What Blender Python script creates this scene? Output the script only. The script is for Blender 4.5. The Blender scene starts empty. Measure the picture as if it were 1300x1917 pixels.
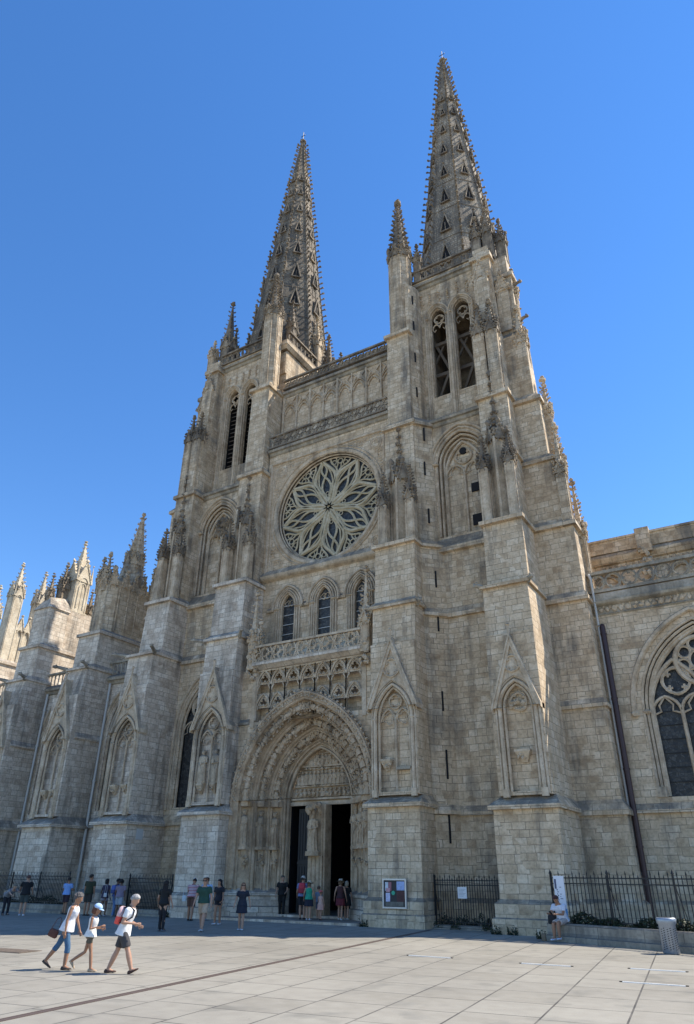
import bpy, math, random
from math import sin, cos, pi, sqrt, radians
from mathutils import Vector, Matrix
rnd = random.Random(7)
scene = bpy.context.scene
COL = scene.collection
# ---------------- camera, sky, sun, exposure ----------------
cam_d = bpy.data.cameras.new('camera'); cam = bpy.data.objects.new('camera', cam_d); COL.objects.link(cam)
Rm = ((0.85631629, 0.2343322, 0.46022911), (0.51639127, -0.4021337, -0.7560612), (0.00790416, 0.88508582, -0.46536074))
mw = Matrix(Rm).to_4x4(); mw.translation = Vector((21.123, -32.135, 1.9)); cam.matrix_world = mw
cam_d.sensor_fit = 'HORIZONTAL'; cam_d.sensor_width = 36.0; cam_d.lens = 36.0*1295.26/1300
cam_d.clip_end = 6000; cam_d.clip_start = 0.1
scene.camera = cam
SUN_AZ, SUN_EL = radians(41), radians(53)      # azimuth from +X towards +Y
w = bpy.data.worlds.new('World'); scene.world = w; w.use_nodes = True
nt = w.node_tree; nt.nodes.clear()
sky = nt.nodes.new('ShaderNodeTexSky'); sky.sky_type = 'NISHITA'; sky.sun_disc = False
sky.sun_elevation = SUN_EL; sky.sun_rotation = pi/2-SUN_AZ; sky.air_density = 1.0; sky.dust_density = 0.0; sky.ozone_density = 3.0
bg = nt.nodes.new('ShaderNodeBackground'); bg.inputs[1].default_value = 0.105
wo = nt.nodes.new('ShaderNodeOutputWorld'); hs = nt.nodes.new('ShaderNodeHueSaturation'); hs.inputs['Saturation'].default_value = 1.24; hs.inputs['Hue'].default_value = 0.505
nt.links.new(sky.outputs[0], hs.inputs['Color']); nt.links.new(hs.outputs[0], bg.inputs[0]); nt.links.new(bg.outputs[0], wo.inputs[0])
sd = bpy.data.lights.new('sun', 'SUN'); sd.energy = 3.25; sd.angle = radians(0.5); sd.color = (1.0, 0.925, 0.80)
so = bpy.data.objects.new('sun', sd); COL.objects.link(so)
sdir = Vector((cos(SUN_EL)*cos(SUN_AZ), cos(SUN_EL)*sin(SUN_AZ), sin(SUN_EL)))
so.rotation_euler = sdir.to_track_quat('Z', 'Y').to_euler(); so.location = (30, 20, 90)
scene.view_settings.view_transform = 'Standard'; scene.view_settings.look = 'None'
scene.view_settings.exposure = 1.22; scene.view_settings.gamma = 1.0
scene.cycles.max_bounces = 6; scene.cycles.diffuse_bounces = 4

# ---------------- materials ----------------
def newmat(name):
    m = bpy.data.materials.new(name); m.use_nodes = True
    return m, m.node_tree.nodes, m.node_tree.links, m.node_tree.nodes['Principled BSDF']
def plain(name, col, rough=0.7, metal=0.0, var=0.12, scale=30, bump=0.0):
    m, N, L, b = newmat(name)
    n = N.new('ShaderNodeTexNoise'); n.inputs['Scale'].default_value = scale; n.inputs['Detail'].default_value = 4
    tc = N.new('ShaderNodeTexCoord'); L.new(tc.outputs['Object'], n.inputs['Vector'])
    r = N.new('ShaderNodeValToRGB')
    r.color_ramp.elements[0].position = 0.3; r.color_ramp.elements[1].position = 0.7
    r.color_ramp.elements[0].color = tuple(c*(1-var) for c in col)+(1,); r.color_ramp.elements[1].color = tuple(min(1, c*(1+var)) for c in col)+(1,)
    L.new(n.outputs[0], r.inputs[0]); L.new(r.outputs[0], b.inputs['Base Color'])
    b.inputs['Roughness'].default_value = rough; b.inputs['Metallic'].default_value = metal
    if bump:
        bp = N.new('ShaderNodeBump'); bp.inputs['Strength'].default_value = bump; bp.inputs['Distance'].default_value = 0.02
        L.new(n.outputs[0], bp.inputs['Height']); L.new(bp.outputs[0], b.inputs['Normal'])
    return m
def math_(N, L, op, a, b=None, clamp=False):
    n = N.new('ShaderNodeMath'); n.operation = op; n.use_clamp = clamp
    for i, v in enumerate((a, b)):
        if v is None: continue
        if isinstance(v, (int, float)): n.inputs[i].default_value = v
        else: L.new(v, n.inputs[i])
    return n.outputs[0]
def ramp(N, L, fac, stops):
    r = N.new('ShaderNodeValToRGB'); e = r.color_ramp.elements
    while len(e) < len(stops): e.new(0.5)
    for el, (p, c) in zip(e, stops):
        el.position = p; el.color = (c if len(c) == 4 else tuple(c)+(1,)) if not isinstance(c, (int, float)) else (c, c, c, 1)
    L.new(fac, r.inputs[0]); return r.outputs[0]
def mixc(N, L, typ, fac, a, b):
    n = N.new('ShaderNodeMix'); n.data_type = 'RGBA'; n.blend_type = typ
    for s, v in ((n.inputs[0], fac), (n.inputs[6], a), (n.inputs[7], b)):
        if isinstance(v, (int, float)): s.default_value = v
        elif isinstance(v, tuple): s.default_value = v+(1,) if len(v) == 3 else v
        else: L.new(v, s)
    return n.outputs[2]
def stone(name, cols, joints=True, dirt=0.5, dark=(0.075, 0.068, 0.058), bw=0.56, rh=0.275, scalejoint=1.0, rough=0.9, hdirt=None, grime=0.0):
    m, N, L, b = newmat(name)
    g = N.new('ShaderNodeNewGeometry'); P = g.outputs['Position']; NO = g.outputs['True Normal']
    sp = N.new('ShaderNodeSeparateXYZ'); L.new(P, sp.inputs[0]); sn = N.new('ShaderNodeSeparateXYZ'); L.new(NO, sn.inputs[0])
    ax = math_(N, L, 'ABSOLUTE', sn.outputs[0]); ay = math_(N, L, 'ABSOLUTE', sn.outputs[1])
    side = math_(N, L, 'GREATER_THAN', ax, ay)
    u0 = math_(N, L, 'MULTIPLY', sp.outputs[0], math_(N, L, 'SUBTRACT', 1.0, side)); u1 = math_(N, L, 'MULTIPLY', math_(N, L, 'ADD', sp.outputs[1], 0.27), side)
    u = math_(N, L, 'ADD', u0, u1)
    cv = N.new('ShaderNodeCombineXYZ'); L.new(u, cv.inputs[0]); L.new(sp.outputs[2], cv.inputs[1])
    def noise(scale, vec=P, detail=5, rgh=0.6, dist=0):
        n = N.new('ShaderNodeTexNoise'); n.inputs['Scale'].default_value = scale; n.inputs['Detail'].default_value = detail
        n.inputs['Roughness'].default_value = rgh; n.inputs['Distortion'].default_value = dist; L.new(vec, n.inputs['Vector']); return n.outputs[0]
    fine = noise(9, detail=6); big = noise(0.33); mid = noise(1.6)
    warp = N.new('ShaderNodeVectorMath'); warp.operation = 'ADD'
    wn = N.new('ShaderNodeTexNoise'); wn.inputs['Scale'].default_value = 2.5; L.new(P, wn.inputs['Vector'])
    ws = N.new('ShaderNodeVectorMath'); ws.operation = 'SCALE'; ws.inputs[3].default_value = 0.045; L.new(wn.outputs[1], ws.inputs[0])
    L.new(cv.outputs[0], warp.inputs[0]); L.new(ws.outputs[0], warp.inputs[1])
    height = fine
    if joints:
        def brick(bw, rh, sq, fr, off):
            br = N.new('ShaderNodeTexBrick'); br.offset = off; br.squash = sq; br.squash_frequency = fr
            br.inputs['Color1'].default_value = (0, 0, 0, 1); br.inputs['Color2'].default_value = (1, 1, 1, 1); br.inputs['Mortar'].default_value = (0.5, 0.5, 0.5, 1)
            br.inputs['Scale'].default_value = 1.0; br.inputs['Mortar Size'].default_value = 0.012*scalejoint; br.inputs['Mortar Smooth'].default_value = 0.4
            br.inputs['Brick Width'].default_value = bw; br.inputs['Row Height'].default_value = rh; br.inputs['Bias'].default_value = 0.0
            L.new(warp.outputs[0], br.inputs['Vector']); return br
        b1 = brick(bw, rh, 0.72, 3, 0.5); b2 = brick(bw*0.8, rh*1.23, 1.35, 2, 0.37)
        msk = ramp(N, L, noise(0.45, detail=1), [(0.49, 0.0), (0.5, 1.0)])
        val = mixc(N, L, 'MIX', msk, b1.outputs[0], b2.outputs[0]); joint = mixc(N, L, 'MIX', msk, b1.outputs[1], b2.outputs[1])
        v = math_(N, L, 'ADD', math_(N, L, 'MULTIPLY', val, 0.2), math_(N, L, 'MULTIPLY', mid, 0.7)); v = math_(N, L, 'ADD', v, 0.06)
        base = ramp(N, L, v, cols)
    else:
        base = ramp(N, L, mid, cols)
    fi = ramp(N, L, fine, [(0.34, 0.72), (0.5, 0.98), (0.66, 1.1)])
    base = mixc(N, L, 'MULTIPLY', 0.8, base, fi)
    if joints:
        jf = math_(N, L, 'MULTIPLY', joint, ramp(N, L, mid, [(0.38, 0.25), (0.56, 1.0)]))
        base = mixc(N, L, 'MIX', jf, base, tuple(c*0.38 for c in cols[1][1]))
    # rain streaks and soot, shapes of their own
    mp = N.new('ShaderNodeMapping'); mp.inputs['Scale'].default_value = (1.4, 1.4, 0.16); L.new(P, mp.inputs[0])
    st = noise(1.0, vec=mp.outputs[0], detail=6, rgh=0.65)
    d = math_(N, L, 'ADD', math_(N, L, 'MULTIPLY', st, 0.6), math_(N, L, 'MULTIPLY', big, 0.4))
    up = math_(N, L, 'MULTIPLY', math_(N, L, 'MAXIMUM', sn.outputs[2], 0.0), 0.17)
    d = math_(N, L, 'ADD', d, up)
    if hdirt:
        mr = N.new('ShaderNodeMapRange'); mr.inputs[1].default_value = hdirt[0]; mr.inputs[2].default_value = hdirt[1]
        mr.inputs[3].default_value = 0; mr.inputs[4].default_value = hdirt[2]; L.new(sp.outputs[2], mr.inputs[0]); d = math_(N, L, 'ADD', d, mr.outputs[0])
    lo = 0.60-0.17*dirt
    df = ramp(N, L, d, [(lo, 0.0), (lo+0.13, 0.75)])
    base = mixc(N, L, 'MIX', df, base, mixc(N, L, 'MIX', fine, dark, tuple(c*1.9 for c in dark)))
    L.new(base, b.inputs['Base Color']); b.inputs['Roughness'].default_value = rough
    bp = N.new('ShaderNodeBump'); bp.inputs['Strength'].default_value = 0.55; bp.inputs['Distance'].default_value = 0.03
    if joints:
        hh = math_(N, L, 'SUBTRACT', math_(N, L, 'MULTIPLY', fine, 0.6), math_(N, L, 'MULTIPLY', joint, 0.7)); L.new(hh, bp.inputs['Height'])
    else: L.new(fine, bp.inputs['Height'])
    L.new(bp.outputs[0], b.inputs['Normal'])
    return m
WARM = [(0.33, (0.40, 0.285, 0.175)), (0.45, (0.55, 0.415, 0.27)), (0.55, (0.62, 0.48, 0.325)), (0.66, (0.72, 0.585, 0.42))]
GREY = [(0.33, (0.40, 0.315, 0.235)), (0.45, (0.55, 0.45, 0.345)), (0.55, (0.63, 0.53, 0.415)), (0.66, (0.73, 0.635, 0.515))]
UPPR = [(0.33, (0.38, 0.27, 0.165)), (0.45, (0.53, 0.40, 0.26)), (0.55, (0.61, 0.475, 0.32)), (0.66, (0.71, 0.58, 0.42))]
S = dict(
 warm=stone('ashlar_warm', WARM, dirt=0.42), grey=stone('ashlar_grey', GREY, dirt=0.52),
 upper=stone('ashlar_upper', UPPR, dirt=0.62),
 carved=stone('carved_stone', [(0.3, (0.38, 0.285, 0.19)), (0.5, (0.53, 0.415, 0.285)), (0.6, (0.59, 0.475, 0.34)), (0.75, (0.68, 0.57, 0.43))], joints=False, dirt=0.42),
 lichen=stone('lichen_stone', [(0.3, (0.16, 0.12, 0.085)), (0.5, (0.27, 0.21, 0.145)), (0.6, (0.36, 0.285, 0.20)), (0.75, (0.48, 0.40, 0.29))], joints=False, dirt=.85, dark=(0.055, 0.048, 0.04)),
 soot=stone('sooty_carved_stone', [(0.3, (0.24, 0.20, 0.15)), (0.5, (0.35, 0.30, 0.23)), (0.6, (0.42, 0.37, 0.30)), (0.75, (0.5, 0.45, 0.37))], joints=False, dirt=.85),
 clean=stone('pale_clean_stone', [(0.3, (0.42, 0.34, 0.24)), (0.5, (0.58, 0.49, 0.36)), (0.6, (0.64, 0.55, 0.41)), (0.75, (0.72, 0.63, 0.49))], joints=False, dirt=.2),
 spire_old=stone('old_spire_stone', [(0.25, (0.13, 0.10, 0.07)), (0.45, (0.23, 0.18, 0.125)), (0.56, (0.33, 0.265, 0.185)), (0.75, (0.52, 0.43, 0.32))], dirt=0.85, bw=0.3, rh=0.24, scalejoint=2.2, dark=(0.05, 0.044, 0.036)),
 ledge=stone('ledge_stone', [(0.3, (0.28, 0.235, 0.175)), (0.5, (0.38, 0.33, 0.25)), (0.6, (0.43, 0.375, 0.295)), (0.75, (0.5, 0.45, 0.37))], joints=False, dirt=0.8),
 spire=stone('spire_scales', [(0.25, (0.19, 0.145, 0.10)), (0.45, (0.32, 0.25, 0.175)), (0.56, (0.43, 0.345, 0.245)), (0.75, (0.62, 0.52, 0.39))], dirt=0.75, bw=0.26, rh=0.2, scalejoint=2.2, dark=(0.06, 0.054, 0.046)),
 portal=stone('portal_stone', [(0.3, (0.34, 0.235, 0.145)), (0.5, (0.48, 0.355, 0.23)), (0.6, (0.55, 0.415, 0.28)), (0.75, (0.64, 0.505, 0.36))], joints=False, dirt=0.45, dark=(0.07, 0.058, 0.045)),
)
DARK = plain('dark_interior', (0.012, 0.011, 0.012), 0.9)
TIMBER = plain('old_timber', (0.17, 0.135, 0.10), 0.9)
IRON = plain('black_iron', (0.018, 0.018, 0.02), 0.55, 0.3)
LEAD = plain('lead_pipe', (0.50, 0.49, 0.46), 0.5, 0.1)
RUST = plain('maroon_pipe', (0.045, 0.022, 0.025), 0.45, 0.2)
def glassmat():
    m, N, L, b = newmat('leaded_glass'); tc = N.new('ShaderNodeTexCoord')
    v = N.new('ShaderNodeTexVoronoi'); v.inputs['Scale'].default_value = 7; v.feature = 'DISTANCE_TO_EDGE'; L.new(tc.outputs['Object'], v.inputs['Vector'])
    v2 = N.new('ShaderNodeTexVoronoi'); v2.inputs['Scale'].default_value = 7; L.new(tc.outputs['Object'], v2.inputs['Vector'])
    c = mixc(N, L, 'MIX', ramp(N, L, v2.outputs['Color'], [(0.2, 0.0), (0.9, 1.0)]), (0.012, 0.012, 0.013), (0.07, 0.067, 0.062))
    e = ramp(N, L, v.outputs[0], [(0.03, 0.0), (0.06, 1.0)])
    L.new(mixc(N, L, 'MIX', e, (0.006, 0.006, 0.007), c), b.inputs['Base Color']); b.inputs['Roughness'].default_value = 0.5
    bp = N.new('ShaderNodeBump'); bp.inputs['Strength'].default_value = 0.4; bp.inputs['Distance'].default_value = 0.03; L.new(v2.outputs['Distance'], bp.inputs['Height']); L.new(bp.outputs[0], b.inputs['Normal'])
    return m
GLASS = glassmat()

# ---------------- mesh helpers ----------------
class M:
    def __init__(s, sx=1, T=None): s.V = []; s.F = []; s.sx = sx; s.T = T; s.mi = 0; s.I = []
    def add(s, vs, fs):
        o = len(s.V)
        for v in vs:
            v = Vector(v)
            if s.T is not None: v = s.T @ v
            s.V.append((v.x*s.sx, v.y, v.z))
        for f in fs:
            f = [i+o for i in f]; s.F.append(f[::-1] if s.sx < 0 else f); s.I.append(s.mi)
    def box(s, x0, x1, y0, y1, z0, z1):
        s.add([(x0,y0,z0),(x1,y0,z0),(x1,y1,z0),(x0,y1,z0),(x0,y0,z1),(x1,y0,z1),(x1,y1,z1),(x0,y1,z1)],
              [(0,3,2,1),(4,5,6,7),(0,1,5,4),(1,2,6,5),(2,3,7,6),(3,0,4,7)])
    def loft(s, rings, cap0=True, cap1=True, closed=False):
        n = len(rings[0]); vs = [p for r in rings for p in r]; fs = []
        for k in range(len(rings)-1):
            for i in range(n):
                j = (i+1) % n; fs.append((k*n+i, k*n+j, (k+1)*n+j, (k+1)*n+i))
        if closed:
            k = len(rings)-1
            for i in range(n):
                j = (i+1) % n; fs.append((k*n+i, k*n+j, j, i))
        else:
            if cap0: fs.append(tuple(range(n))[::-1])
            if cap1: fs.append(tuple(range((len(rings)-1)*n, len(rings)*n)))
        s.add(vs, fs)
    def rects(s, secs, yb):           # secs (z,x0,x1,yf[,yb])
        s.loft([[(q[1],q[3],q[0]),(q[2],q[3],q[0]),(q[2],(q[4] if len(q)>4 else yb),q[0]),(q[1],(q[4] if len(q)>4 else yb),q[0])] for q in secs])
    def prism(s, poly, z0, z1, k=1.0):
        cx = sum(p[0] for p in poly)/len(poly); cy = sum(p[1] for p in poly)/len(poly)
        s.loft([[(x,y,z0) for x,y in poly], [(cx+(x-cx)*k, cy+(y-cy)*k, z1) for x,y in poly]])
    def tube(s, pts, r, n=6, closed=False, r1=None, cap=True):
        pts = [Vector(p) for p in pts]; m = len(pts); rings = []; 
        up = None
        for i, p in enumerate(pts):
            a = pts[(i-1) % m] if (closed or i > 0) else p; b = pts[(i+1) % m] if (closed or i < m-1) else p
            t = (b-a).normalized()
            if up is None:
                up = Vector((0, 1, 0)) if abs(t.y) < 0.9 else Vector((1, 0, 0))
            u = (up-t*up.dot(t))
            if u.length < 1e-4: u = Vector((1,0,0))-t*t.x
            u.normalize(); v = t.cross(u)
            rr = r if r1 is None else r+(r1-r)*i/max(1, m-1)
            if callable(rr): rr = rr(i/(m-1))
            rings.append([p+(u*cos(2*pi*k/n+pi/n)+v*sin(2*pi*k/n+pi/n))*rr for k in range(n)])
        s.loft(rings, cap, cap, closed)
    def blob(s, c, r, sc=(1,1,1), j=0.25, ax=None):
        t = 1.618; b = [(-1,t,0),(1,t,0),(-1,-t,0),(1,-t,0),(0,-1,t),(0,1,t),(0,-1,-t),(0,1,-t),(t,0,-1),(t,0,1),(-t,0,-1),(-t,0,1)]
        F = [(0,11,5),(0,5,1),(0,1,7),(0,7,10),(0,10,11),(1,5,9),(5,11,4),(11,10,2),(10,7,6),(7,1,8),(3,9,4),(3,4,2),(3,2,6),(3,6,8),(3,8,9),(4,9,5),(2,4,11),(6,2,10),(8,6,7),(9,8,1)]
        vs = []
        for p in b:
            q = Vector(p)/1.902*r*(1+rnd.uniform(-j, j)); q = Vector((q.x*sc[0], q.y*sc[1], q.z*sc[2]))
            if ax: q = ax @ q
            vs.append(Vector(c)+q)
        s.add(vs, F)
    def build(s, name, mat, parent=None, smooth=False, label=None):
        me = bpy.data.meshes.new(name); me.from_pydata(s.V, [], s.F)
        if isinstance(mat, (list, tuple)):
            for q in mat: me.materials.append(q)
            me.polygons.foreach_set('material_index', s.I)
        else: me.materials.append(mat)
        if smooth:
            for p in me.polygons: p.use_smooth = True
        me.update(); o = bpy.data.objects.new(name, me); COL.objects.link(o)
        if parent: o.parent = parent
        if label: o['label'] = label
        return o
def empty(name, parent=None, loc=(0,0,0)):
    o = bpy.data.objects.new(name, None); COL.objects.link(o); o.location = loc; o.parent = parent; return o
def tag(o, label=None, cat=None, group=None, kind=None):
    for k, v in (('label', label), ('category', cat), ('group', group), ('kind', kind)):
        if v: o[k] = v
    return o
def ngon(cx, cy, r, n=8, rot=pi/8): return [(cx+r*cos(rot+2*pi*k/n), cy+r*sin(rot+2*pi*k/n)) for k in range(n)]
def arch(cx, a, zs, rise, n=10):
    R = (a*a+rise*rise)/(2*a); th = math.acos(max(-1, min(1, (R-a)/R))); L = []
    for i in range(n+1):
        t = th*i/n; L.append((cx-(R*cos(t)-(R-a)), zs+R*sin(t)))
    return L+[(2*cx-x, z) for x, z in reversed(L[:-1])]
def archz(x, cx, a, zs, rise):
    R = (a*a+rise*rise)/(2*a); d = abs(x-cx)+(R-a); return zs+sqrt(max(0, R*R-d*d))
def panel(m, x0, x1, z0, z1, y, holes, depth=0.4, sides=False):
    """flat wall in the xz plane at y with arched ('a',cx,a,zb,zs,rise) or round ('c',cx,cz,r) openings and their reveals"""
    holes = sorted(holes, key=lambda h: h[1]); x = x0
    for h in holes:
        if h[0] == 'a':
            _, cx, a, zb, zs, rise = h; P = arch(cx, a, zs, rise, 9); lo = [(p[0], zb) for p in P]; hi = P; bd = [(cx-a, zb)]+P+[(cx+a, zb)]
        else:
            _, cx, cz, a = h; n = 24; P = [(cx-a*cos(pi*i/n), a*sin(pi*i/n)) for i in range(n+1)]
            lo = [(p[0], cz-p[1]) for p in P]; hi = [(p[0], cz+p[1]) for p in P]; bd = lo+hi[::-1][1:-1]
        m.add([(x,y,z0),(cx-a,y,z0),(cx-a,y,z1),(x,y,z1)], [(0,1,2,3)])
        for i in range(len(P)-1):
            m.add([(lo[i][0],y,z0),(lo[i+1][0],y,z0),(lo[i+1][0],y,lo[i+1][1]),(lo[i][0],y,lo[i][1])], [(0,1,2,3)])
            m.add([(hi[i][0],y,hi[i][1]),(hi[i+1][0],y,hi[i+1][1]),(hi[i+1][0],y,z1),(hi[i][0],y,z1)], [(0,1,2,3)])
        for i in range(len(bd)):
            p, q = bd[i], bd[(i+1) % len(bd)]; m.add([(p[0],y,p[1]),(q[0],y,q[1]),(q[0],y+depth,q[1]),(p[0],y+depth,p[1])], [(0,1,2,3)])
        x = cx+a
    m.add([(x,y,z0),(x1,y,z0),(x1,y,z1),(x,y,z1)], [(0,1,2,3)])
    if sides:
        for xx in (x0, x1): m.add([(xx,y,z0),(xx,y+depth,z0),(xx,y+depth,z1),(xx,y,z1)], [(0,1,2,3)])
        for zz in (z0, z1): m.add([(x0,y,zz),(x1,y,zz),(x1,y+depth,zz),(x0,y+depth,zz)], [(0,1,2,3)])
def xz(P, y): return [(p[0], y, p[1]) for p in P]
def archtube(m, cx, a, zb, zs, rise, y, r, n=6, N=10):
    P = arch(cx, a, zs, rise, N)
    if zb is not None: P = [(cx-a, zb)]+P+[(cx+a, zb)]
    m.tube(xz(P, y), r, n)
def circ(cx, cz, r, n=20, a0=0, a1=2*pi): return [(cx+r*cos(a0+(a1-a0)*i/n), cz+r*sin(a0+(a1-a0)*i/n)) for i in range(n)]
def foil(m, cx, cz, r, y, t, lobes=4, ring=True, rot=None, n=5):
    if ring: m.tube(xz(circ(cx, cz, r, 18), y), t, n, closed=True)
    rot = pi/lobes if rot is None else rot
    for k in range(lobes):
        a = rot+2*pi*k/lobes; ca = a; rr = r*0.56*sin(pi/lobes)/0.707; d = r*0.52
        c = (cx+d*cos(a), cz+d*sin(a)); h = pi*0.62
        m.tube(xz([(c[0]+rr*cos(ca+h*(2*i/8-1)), c[1]+rr*sin(ca+h*(2*i/8-1))) for i in range(9)], y), t*0.75, n)
def crockets(m, p0, p1, n, r, out):
    p0, p1 = Vector(p0), Vector(p1); o = Vector(out)
    for i in range(n):
        t = (i+0.5)/n; rr = r*(1-0.35*t)*rnd.uniform(0.75, 1.2); c = p0.lerp(p1, t)+o*rr*0.8
        m.blob(c, rr, (0.75, 0.75, 0.55), 0.35); m.blob(c+o*rr*0.7+Vector((0, 0, rr*0.5)), rr*0.62, (1, 1, 0.8), 0.4)
def spirelet(m, cx, cy, z0, r, z1, n=4, rot=pi/4, nc=8, cr=0.1):
    b = ngon(cx, cy, r, n, rot); t = ngon(cx, cy, 0.035, n, rot)
    m.loft([[(x,y,z0) for x,y in b], [(x,y,z1) for x,y in t]])
    for (bx, by), (tx, ty) in zip(b, t):
        o = Vector((bx-cx, by-cy, 0)).normalized(); crockets(m, (bx,by,z0), (tx,ty,z1-0.15), nc, cr, o)
    for dz, k in ((0, 1.3), (0.22, 0.9)): m.blob((cx, cy, z1+dz), cr*k, (1.2,1.2,0.9), 0.3)
def gablet(m, cx, cy, w, z0, h, d, nx, ny, cr=0.07, crk=True):
    """small triangular gable standing at distance d from the axis, facing (nx,ny)"""
    tx, ty = -ny, nx
    def p(u, v, z): return (cx+nx*v+tx*u, cy+ny*v+ty*u, z)
    f = d+0.06
    m.loft([[p(-w,f,z0),p(w,f,z0),p(0,f,z0+h)], [p(-w,d-0.1,z0),p(w,d-0.1,z0),p(0,d-0.2,z0+h)]])
    for sg in (-1, 1): m.tube([p(sg*w,f+0.02,z0), p(0,f+0.02,z0+h+0.08)], 0.045, 4)
    m.tube([p(w*0.62*cos(pi*i/8), f+0.03, z0-0.25+w*0.9*sin(pi*i/8)) for i in range(9)], 0.03, 4)
    if crk:
        for sg in (-1, 1):
            for t in (0.2, 0.5, 0.8): m.blob(p(sg*w*(1-t)*1.05,f,z0+h*t+cr*0.8), cr, (1,1,1), 0.4)
        m.blob(p(0,f,z0+h+0.15), cr*1.5, (1,1,1.3), 0.4)
def pinnacle(m, cx, cy, z0, w, zs, z1, nc=8, cr=0.1, sides=4, panels=True, mc=None, rot=None):
    """shaft half-width w from z0 to zs, gablets, crocketed spirelet to z1"""
    mc = mc or m
    if sides == 4: m.box(cx-w, cx+w, cy-w, cy+w, z0, zs); dirs = [(0,-1),(1,0),(0,1),(-1,0)]; d = w; gw = w; rr = w*1.25; rot = pi/4
    else:
        rot = pi/8; m.prism(ngon(cx, cy, w, 8), z0, zs); dirs = [(cos(k*pi/4), sin(k*pi/4)) for k in range(8)]; d = w*cos(pi/8); gw = w*sin(pi/8)*1.0; rr = w*0.92
    m.prism([(x,y) for x,y in (ngon(cx,cy,w*1.08,8) if sides == 8 else [(cx-w*1.12,cy-w*1.12),(cx+w*1.12,cy-w*1.12),(cx+w*1.12,cy+w*1.12),(cx-w*1.12,cy+w*1.12)])], z0, z0+0.12)
    for nx, ny in dirs:
        gablet(mc, cx, cy, gw, zs-0.1, gw*2.4, d, nx, ny, cr*0.75)
        tx, ty = -ny, nx
        if panels:
            for u in (-0.8, 0.8) if gw < 0.5 else (-0.85, 0, 0.85):
                b = (cx+nx*(d+0.01)+tx*u*gw, cy+ny*(d+0.01)+ty*u*gw); m.tube([(b[0],b[1],z0+0.1),(b[0],b[1],zs-0.15)], 0.035, 4)
    if sides == 4:
        for sx_ in (-1, 1):
            for sy_ in (-1, 1): mc.loft([[(x,y,zs-0.1) for x,y in ngon(cx+sx_*w, cy+sy_*w, w*0.2, 4, pi/4)], [(cx+sx_*w,cy+sy_*w,zs+w*2.2)]*4]); mc.blob((cx+sx_*w,cy+sy_*w,zs+w*2.2), cr*0.7)
    spirelet(mc, cx, cy, zs, rr*.92, z1, sides, rot, nc, cr)

# statue in robes
def statue(m, base, h, face=0.0, mitre=False, lean=0.0, seed=1):
    r = random.Random(seed); T = Matrix.Translation(base) @ Matrix.Rotation(face, 4, 'Z') @ Matrix.Scale(h, 4); o = m.T; m.T = T if o is None else o @ T
    secs = [(0,.15,.11,1.0),(.04,.145,.105,1),(.2,.135,.10,.8),(.4,.13,.10,.7),(.55,.125,.095,.5),(.62,.12,.09,.2),(.7,.135,.09,.15),(.78,.14,.085,.1),(.815,.11,.07,0),(.84,.04,.04,0),(.86,.032,.035,0)]
    rings = []
    ph = r.uniform(0, 6)
    for z, a, b, f in secs: rings.append([(a*cos(t)*(1+.10*f*sin(9*t+ph)), b*sin(t)*(1+.12*f*sin(9*t+ph))-.02*sin(z*3), z) for t in [2*pi*k/18 for k in range(18)]])
    m.loft(rings)
    m.loft([[(.052*q*cos(t), .06*q*sin(t)-.01, z) for t in [2*pi*k/8 for k in range(8)]] for z, q in ((.845,.6),(.87,.95),(.91,1.1),(.95,1.0),(.985,.6))])
    if mitre: m.loft([[(.055*q*cos(t), .045*q*sin(t), z) for t in [2*pi*k/8 for k in range(8)]] for z, q in ((.955,1.1),(1.0,1.25),(1.06,.9),(1.1,.15))])
    else: m.blob((0,.03,.955), .062, (1,1,.8), .1)
    for sx_ in (-1, 1):
        e = r.uniform(.5, .62); hx = r.uniform(.0, .07)
        m.tube([(sx_*.125,0,.78),(sx_*.16,-.02,.62),(sx_*hx,-.12,e)], .04, 6, r1=.025); m.blob((sx_*hx,-.13,e), .03)
        m.tube([(sx_*.12,-.06,.6),(sx_*.09,-.09,.35),(sx_*.11,-.09,.05)], .022, 5)
    m.tube([(.1,-.08,.62),(0,-.115,.5),(-.1,-.09,.3)], .02, 5)
    if seed % 2: m.box(-.045,.045,-.17,-.12,.55,.66)
    m.T = o
def figurine(m, T, seed=0):
    o = m.T; m.T = T
    r = random.Random(seed); q = r.uniform(.85, 1.1)
    m.loft([[(.17*a*cos(t)*q, .13*a*sin(t), z) for t in [2*pi*k/7 for k in range(7)]] for z, a in ((0,1.15),(.2,1.0),(.4,.8),(.55,.95),(.62,.5))])
    m.blob((0,0,.72), .085, (1,1,1.2), .15); m.blob((.14,-.06,.42), .07, (1,1,1.6)); m.blob((-.13,-.07,.38), .07, (1,1,1.6))
    m.blob((0,.02,.9), .16, (1.2,.9,.5), .4); m.blob((0,.0,-.04), .17, (1.1,.8,.35), .4)
    m.T = o
def corbel(m, cx, y, z, w=.3):
    m.loft([[(cx-w,y-.32,z),(cx+w,y-.32,z),(cx+w,y+.02,z),(cx-w,y+.02,z)],[(cx-w,y-.32,z-.08),(cx+w,y-.32,z-.08),(cx+w,y+.02,z-.08),(cx-w,y+.02,z-.08)],[(cx-w*.35,y-.06,z-.5),(cx+w*.35,y-.06,z-.5),(cx+w*.35,y+.02,z-.5),(cx-w*.35,y+.02,z-.5)]])
    for k in range(5): m.blob((cx+rnd.uniform(-.7,.7)*w, y-.2, z-.14-rnd.uniform(0,.2)), .09, j=.4)
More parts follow.
